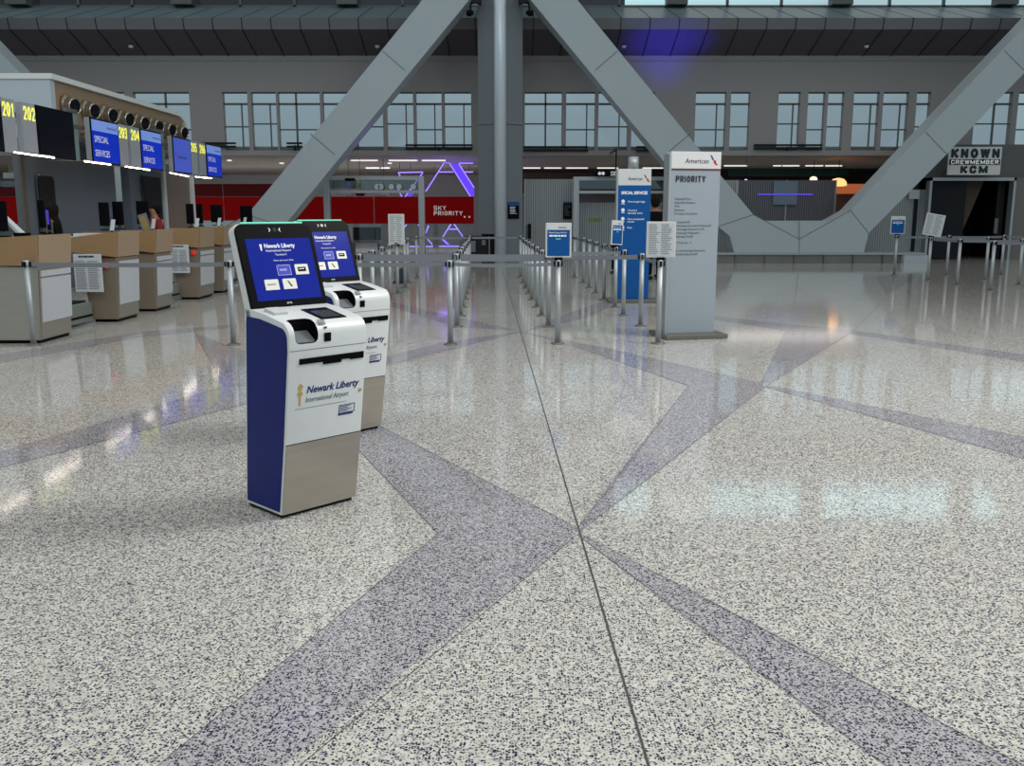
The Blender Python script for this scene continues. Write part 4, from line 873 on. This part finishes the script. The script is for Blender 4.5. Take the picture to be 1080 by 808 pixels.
hang(94, 133, 127, 177, 'hanging sign numbered 203 with lit blue screen', ('203', (.73, 1)), 'R', ('blue', (0, .72)))
hang(136.5, 168.5, 138, 182, 'hanging sign numbered 204 with lit blue screen on its right', ('204', (0, .30)), 'L', ('blue', (.30, 1)))
hang(181, 207, 147, 187, 'hanging sign numbered 205 with pale lilac-blue screen', ('205', (.72, 1)), 'R', ('violet', (0, .7)))
hang(209.5, 232, 154, 190, 'hanging sign numbered 206, farthest of the row', ('206', (0, .28)), 'L', ('blue', (.29, 1)))
for i, (a, c) in enumerate(((82, 93), (169.5, 181))):
    d0, d1 = PX(a, 150, XM).y, PX(c, 150, XM).y; r = thing('glass_fin', 'greenish glass fin hanging %s' % ('right of the dark screen 202', 'between signs 204 and 205')[i], 'glass panel', (XM-.2, d0, 2.5), 0, 'glass fins between the signs')
    MB().b2((0, 0, 0), (.03, d1-d0, .84)).build('pane', mat('frosted_green', srgb(116, 136, 134), .3), r); MB().b2((-.05, -.3, .15), (-.02, d1-d0, .6)).build('pane', MATS['frosted_green'], r); MB().b2((-.02, 0, .84), (.05, d1-d0, .9)).build('clamp', dsteel, r)
# carrier beam for the signs
XK = -8.62
d0c, d1c = PX(52, 90, XK).y, PX(194, 130, XK).y
ztc = 4.10
r = thing('counter_canopy', 'long canopy over the counters with tan fascia and white rim', 'canopy', (XK, d0c, 0))
Lc = d1c-d0c
MB().prism([(0, 0, 3.02), (0, 0, ztc-.1), (0, Lc-.5, ztc-.1), (0, Lc-.15, ztc-.22), (0, Lc, ztc-.5), (0, Lc, 3.02)], (-.12, 0, 0)).build('fascia', tan, r)
MB().b2((-3.6, -.02, 2.95), (.02, .16, ztc)).build('end_panel', mat('pale_blue_grey', srgb(184, 196, 206), .45), r)
MB().prism([(.08, -.05, ztc-.1), (.08, -.05, ztc), (.08, Lc-.5, ztc), (.08, Lc-.08, ztc-.14), (.08, Lc+.08, ztc-.5), (.08, Lc, ztc-.5), (.08, Lc-.15, ztc-.22), (.08, Lc-.5, ztc-.1)], (-3.7, 0, 0)).build('roof_rim', white, r)
MB().b2((-3.4, .16, 2.95), (-.0, Lc, 3.02)).build('underside', greyp, r)
for px in (5, 40, 66, 104, 128, 141, 160, 188, 203, 212, 226):
    yy = PX(px, 140, XM).y-d0c; MB().box((.30, yy, 3.10), (.74, .04, .05)).build('carrier_arm', dsteel, r)
MB().b2((.66, PX(-14, 140, XM).y-d0c, 3.07), (.70, PX(232, 140, XM).y-d0c, 3.13)).build('carrier_rail', dsteel, r)
for i in range(8):
    yy = .55+i*(Lc-1.15)/7; zz = 3.585
    v = thing('jet_nozzle_vent', 'round chrome nozzle vent on the tan canopy fascia, %s from the left' % ORD[i], 'air vent', (XK, d0c+yy, zz), 0, 'nozzle vents on the canopy')
    Mx = Matrix.Rotation(math.radians(-22), 4, 'Z') @ Matrix.Rotation(math.radians(96), 4, 'Y')
    M1 = Matrix.Rotation(PI/2, 4, 'Y')
    chrome = mat('chrome', srgb(175, 170, 162), .22, .9)
    MB().lathe([(.21, .004), (.215, .05), (.18, .11), (.15, .10)], seg=28, M=M1).build('flange', mat('vent_flange', srgb(150, 138, 122), .35, .6), v)
    MB().lathe([(.155, .085), (.165, .12), (.165, .20), (.152, .25), (.148, .28), (.132, .28), (.128, .22)], seg=28, M=Mx).build('nozzle', chrome, v)
    MB().lathe([(.130, .262), (.0, .262), (.0, .25), (.130, .25)], seg=20, M=Mx).build('throat', matte, v)  # black disc stands in for the shade inside the nozzle
# back walls of the hall
XG = -9.3
def pxw(x, y=200, X=XG): return PX(x, y, X).y
struct(MB().b2((XG-.2, pxw(27), 0), (XG, pxw(122), 2.95)).build('wall_left', greyp))
struct(MB().b2((XG-.02, pxw(27)-.14, 0), (XG+.02, pxw(27), 2.95)).build('trim_5', mat('olive_trim', srgb(96, 90, 74), .5)))
struct(MB().b2((XG-.9, pxw(122), 0), (XG-.85, pxw(137), 3.0)).build('wall_recess', mat('recess_white', srgb(150, 162, 170), .4)))
struct(MB().b2((XG-.2, pxw(137), 0), (XG, pxw(171), 2.95)).build('wall_left_rear', greyp))
struct(MB().b2((XG-.2, pxw(171), 0), (XG+.06, pxw(173.5), 3.0)).build('trim_6', white))
struct(MB().b2((XG-.2, pxw(173.5), 0), (XG, pxw(200), 2.85)).build('wall_left_tan', mat('taupe_wall', srgb(128, 112, 102), .55)))
struct(MB().b2((XG-.2, pxw(200), 0), (XG+.06, pxw(203), 2.9)).build('trim_7', white))
for i, (a, c, yt) in enumerate(((36, 53, 185), (148, 166, 185.5))):
    q = PX(a, yt, XG); y0, y1 = q.y, pxw(c, yt); z1 = q.z; r = thing('wall_display', 'tall black rounded panel on the grey wall %s' % ('behind the agent', 'above the third counter')[i], 'display', (XG+.03, y0, .9), 0, 'black wall panels'); Hh = z1-.9; W = y1-y0
    pts = [(0, 0, 0), (0, W, 0)]+[(0, W-.1+.1*math.cos(t), Hh-.1+.1*math.sin(t)) for t in (0, .8, PI/2)]+[(0, .1-.1*math.cos(t), Hh-.1+.1*math.sin(t)) for t in (PI/2, .8, 0)]
    MB().prism(pts, (.04, 0, 0)).build('panel', matte, r); MB().prism([(p[0], p[1]*1.06-.02, p[2]*1.02) for p in pts], (.02, 0, 0)).build('rim', dsteel, r)
# pale shelf fittings at far left
for i, (x0, x1, y0, y1) in enumerate(((3, 28, 182, 188), (-5, 24, 191, 197), (8, 16, 174, 182))):
    q0, q1 = P(x0, y0, 22), P(x1, y1, 22); tag(MB().b2((q0.x, 22, q1.z), (q1.x, 22.3, q0.z)).build('ceiling_baffle', (toth, glassg, wood_lit)[i]), ('pale horizontal baffle under sign 201', 'second pale baffle lower at the left edge', 'small tan block above the pale baffles at left')[i], 'baffle')
# linear lights under the signs: placed where their floor reflections come from
def mirror_up(px, py, z):
    g = G(px, py); r = ray(px, py); k = z/(-r.z); return Vector((g.x+r.x*k, g.y+r.y*k, z))
for i, (a, c) in enumerate((((0, 538), (31, 521.5)), ((47.5, 508.5), (84.5, 484)), ((113, 468.5), (138, 453.6)), ((152, 444.7), (175, 429)), ((194.5, 416.5), (212, 399.6)), ((219, 398), (234.6, 390.7)))):
    p, q = mirror_up(*a, 2.38), mirror_up(*c, 2.38)
    r = thing('linear_light', 'slim glowing linear light under the hanging sign row, %s from the front' % ORD[i], 'light', p, 0, 'linear lights under the signs'); d = q-p
    MB().tube([(0, 0, 0), d], .007, 8).build('tube', lampw2, r); MB().tube([Vector((0, 0, .022)), d+Vector((0, 0, .022))], .009, 8).build('housing', dsteel, r)
    bx = -7.965-(p.x+d.x*.5); MB().tube([d*.5+Vector((0, 0, .03)), d*.5+Vector((bx, 0, .045)), d*.5+Vector((bx, 0, .68))], .006, 6).build('hanger', dsteel, r)

# ------------------------------------------------------------------ people
def skinmesh(name, verts, edges, rad, m, parent, sub=2):
    me = bpy.data.meshes.new(name); me.from_pydata(verts, edges, []); o = bpy.data.objects.new(name, me); col.objects.link(o)
    md = o.modifiers.new('s', 'SKIN'); sv = me.skin_vertices[0].data if me.skin_vertices else None
    if sv is None:
        bpy.context.view_layer.update()
        bm = bmesh.new(); bm.from_mesh(me); bm.verts.layers.skin.verify(); bm.to_mesh(me); bm.free(); sv = me.skin_vertices[0].data
    for i, rr in enumerate(rad): sv[i].radius = (rr, rr) if not isinstance(rr, tuple) else rr; sv[i].use_root = (i == 0)
    md.use_smooth_shade = True; s = o.modifiers.new('u', 'SUBSURF'); s.levels = sub; s.render_levels = sub
    bpy.context.view_layer.update(); dg = bpy.context.evaluated_depsgraph_get()
    e = bpy.data.meshes.new_from_object(o.evaluated_get(dg)); o.modifiers.clear(); o.data = e; e.materials.clear(); e.materials.append(m)
    for p in e.polygons: p.use_smooth = True
    o.parent = parent; return o
def person(label, loc, rz, top=cloth, arms='down', lean=0.0, hair='long', scale=1.0, shirt=None):
    r = thing('person', label, 'person', loc, rz); r.scale = (scale,)*3
    V = []; E = []; Rr = []
    def v(x, y, z, rad, par=None):
        V.append((x, y-lean*max(0, z-.95), z)); Rr.append(rad)
        if par is not None: E.append((par, len(V)-1))
        return len(V)-1
    pel = v(0, 0, .95, (.15, .11)); sp = v(0, .01, 1.15, (.13, .10), pel); ch = v(0, .01, 1.34, (.155, .11), sp); nk = v(0, 0, 1.49, .055, ch); hb = v(0, -.015, 1.57, .068, nk); ht = v(0, -.01, 1.67, .078, hb)
    hnd = []
    for s in (-1, 1):
        sh = v(s*.17, .01, 1.40, .058, ch)
        if arms == 'down': el = v(s*.22, .02, 1.12, .042, sh); wr = v(s*.23, -.05, .88, .028, el); pd = (s*.235, -.06, .80); dr = (0, -.01, -1)
        else: el = v(s*.21, -.05, 1.14, .042, sh); wr = v(s*.16, -.29, 1.12, .028, el); pd = (s*.15, -.37, 1.115); dr = (0, -1, -.05)
        pm = v(*pd, .032, wr)
        for k in range(4):
            ox = (k-1.5)*.02; l = (.07, .085, .08, .06)[k]
            a = v(pd[0]+ox, pd[1]+dr[1]*.045, pd[2]+dr[2]*.045, .009, pm); v(pd[0]+ox, pd[1]+dr[1]*(.045+l*.6)-.005, pd[2]+dr[2]*(.045+l*.6)-.008, .008, a)
        t = v(pd[0]-s*.04, pd[1]+dr[1]*.01-.01, pd[2]+dr[2]*.01, .010, pm); v(pd[0]-s*.05, pd[1]+dr[1]*.05-.01, pd[2]+dr[2]*.05, .008, t)
        hp = v(s*.09, 0, .88, .085, pel); kn = v(s*.10, -.01, .50, .055, hp); an = v(s*.10, .02, .10, .038, kn); v(s*.105, -.13, .04, .035, an)
    skinmesh('body', V, E, Rr, skin, r)
    # face details
    hz = 1.64; y0 = -lean*.7
    MB().lathe([(.0, -.02), (.014, 0), (.0, .03)], (0, -.09+y0, 1.62), 8).build('nose', skin, r)
    for s in (-1, 1): MB().lathe([(0, -.006), (.008, 0), (0, .006)], (s*.028, -.078+y0, 1.645), 8).build('eye', black, r)
    MB().box((0, -.083+y0, 1.585), (.04, .01, .008)).build('mouth', mat('lips', srgb(120, 60, 55), .5), r)
    # clothes
    V2 = [V[pel], V[sp], V[ch], (V[nk][0], V[nk][1], 1.45)]; E2 = [(0, 1), (1, 2), (2, 3)]; R2 = [(.165, .125), (.15, .118), (.175, .128), .065]
    idx = {};
    for s in (0, 1):
        base = 6+s*(1+1+1+1+8+2+4)
        a = len(V2); V2 += [V[base], V[base+1], tuple(Vector(V[base+1]).lerp(Vector(V[base+2]), .92))]; R2 += [.072, .054, .040]; E2 += [(2, a), (a, a+1), (a+1, a+2)]
    skinmesh('jacket', V2, E2, R2, shirt or top, r)
    V3 = [(0, 0, .97), (0, 0, .9)]; E3 = [(0, 1)]; R3 = [(.168, .125), (.14, .12)]
    for s in (-1, 1): a = len(V3); V3 += [(s*.095, 0, .82), (s*.10, -.01, .5), (s*.10, .02, .09)]; R3 += [.095, .07, .055]; E3 += [(1, a), (a, a+1), (a+1, a+2)]
    skinmesh('trousers', V3, E3, R3, cloth, r)
    for s in (-1, 1): MB().box((s*.105, -.05, .03), (.10, .27, .06)).build('shoe', matte, r, .02)
    # hair
    hv = [(0, .015+y0, 1.74), (0, .03+y0, 1.69), (0, .048+y0, 1.61), (0, .05+y0, 1.53)]; hr = [(.07, .07), (.112, .112), (.105, .095), (.075, .06)]; he = [(0, 1), (1, 2), (2, 3)]
    if hair == 'long': hv += [(0, .095+y0*.9, 1.44), (0, .115+y0*.8, 1.32)]; hr += [(.11, .06), (.06, .035)]; he += [(3, 4), (4, 5)]
    skinmesh('hair', hv, he, hr, hairm, r)
    return r
g = P(60, 214, 13.0); person('airport agent with long dark hair in black, facing left behind the nearest counter', (-6.90, 14.25, 0), math.radians(-80), arms='front', lean=.1, hair='long', scale=.97)
g = P(172, 215, 15.9); person('second agent, dark haired in a red top, mostly hidden behind the third counter', (-6.85, 18.1, 0), math.radians(-40), arms='front', shirt=cloth2, hair='short', scale=.99)
person('person in black standing behind the blue totem, on its right', ((689-540)/F*22, 22, 0), math.radians(160), hair='short', scale=1.09)
person('second person in black, further right between the two totems', ((697.5-540)/F*23, 22.8, 0), math.radians(200), hair='long', scale=1.03)
person('person in black stooping behind the blue totem, on its left', ((650-540)/F*24, 24.5, 0), math.radians(60), hair='short', scale=.86, arms='front', lean=.45)

# ------------------------------------------------------------------ odd things by the column and between the lanes
g = G(420.8, 298.5); r = thing('bag_sizer', 'dark blue bag sizer frame standing among the left stanchions', 'bag sizer', (g.x, g.y, 0))
MB().box((0, 0, .02), (.25, .25, .04)).build('base', matte, r, .01); MB().prism([(-.03, .08, .04), (.11, .08, .04), (.09, .08, .34), (.01, .08, .30)], (0, -.15, 0)).build('panel', mat('dark_slate', srgb(40, 48, 66), .5), r); MB().box((-.09, .0, .15), (.03, .2, .22)).build('side_panel', txtg, r)
g = G(506, 275.5); r = thing('luggage_cart', 'dark equipment cart parked at the left foot of the column', 'cart', (g.x, g.y-.55, 0))
MB().box((0, .2, .45), (.85, .5, .75)).build('cabinet', matte, r, .02); MB().box((-.2, -.07, .5), (.18, .03, .35)).build('pale_panel', txtg, r); MB().box((.15, -.07, .62), (.12, .03, .16)).build('pale_panel', dsteel, r); MB().box((.33, -.08, .45), (.02, .02, .75)).build('rail', satin, r)
for sx_ in (-1, 1): MB().lathe([(.06, -.02), (.06, .02)], seg=14, M=Matrix.Translation((sx_*.3, 0, .06)) @ Matrix.Rotation(PI/2, 4, 'Y')).build('wheel', black, r)
# dark seats seen under the red band
q = P(384, 250, 36); r = thing('bench', 'dark bench with wooden seat seen below the red band', 'bench', (q.x, 36.5, 0)); MB().box((0, 0, .45), (1.1, .5, .08)).build('seat', tan, r); MB().box((0, .25, .75), (1.1, .06, .5)).build('backrest', matte, r)
for s in (-1, 1): MB().box((s*.5, 0, .22), (.06, .45, .42)).build('leg', matte, r)
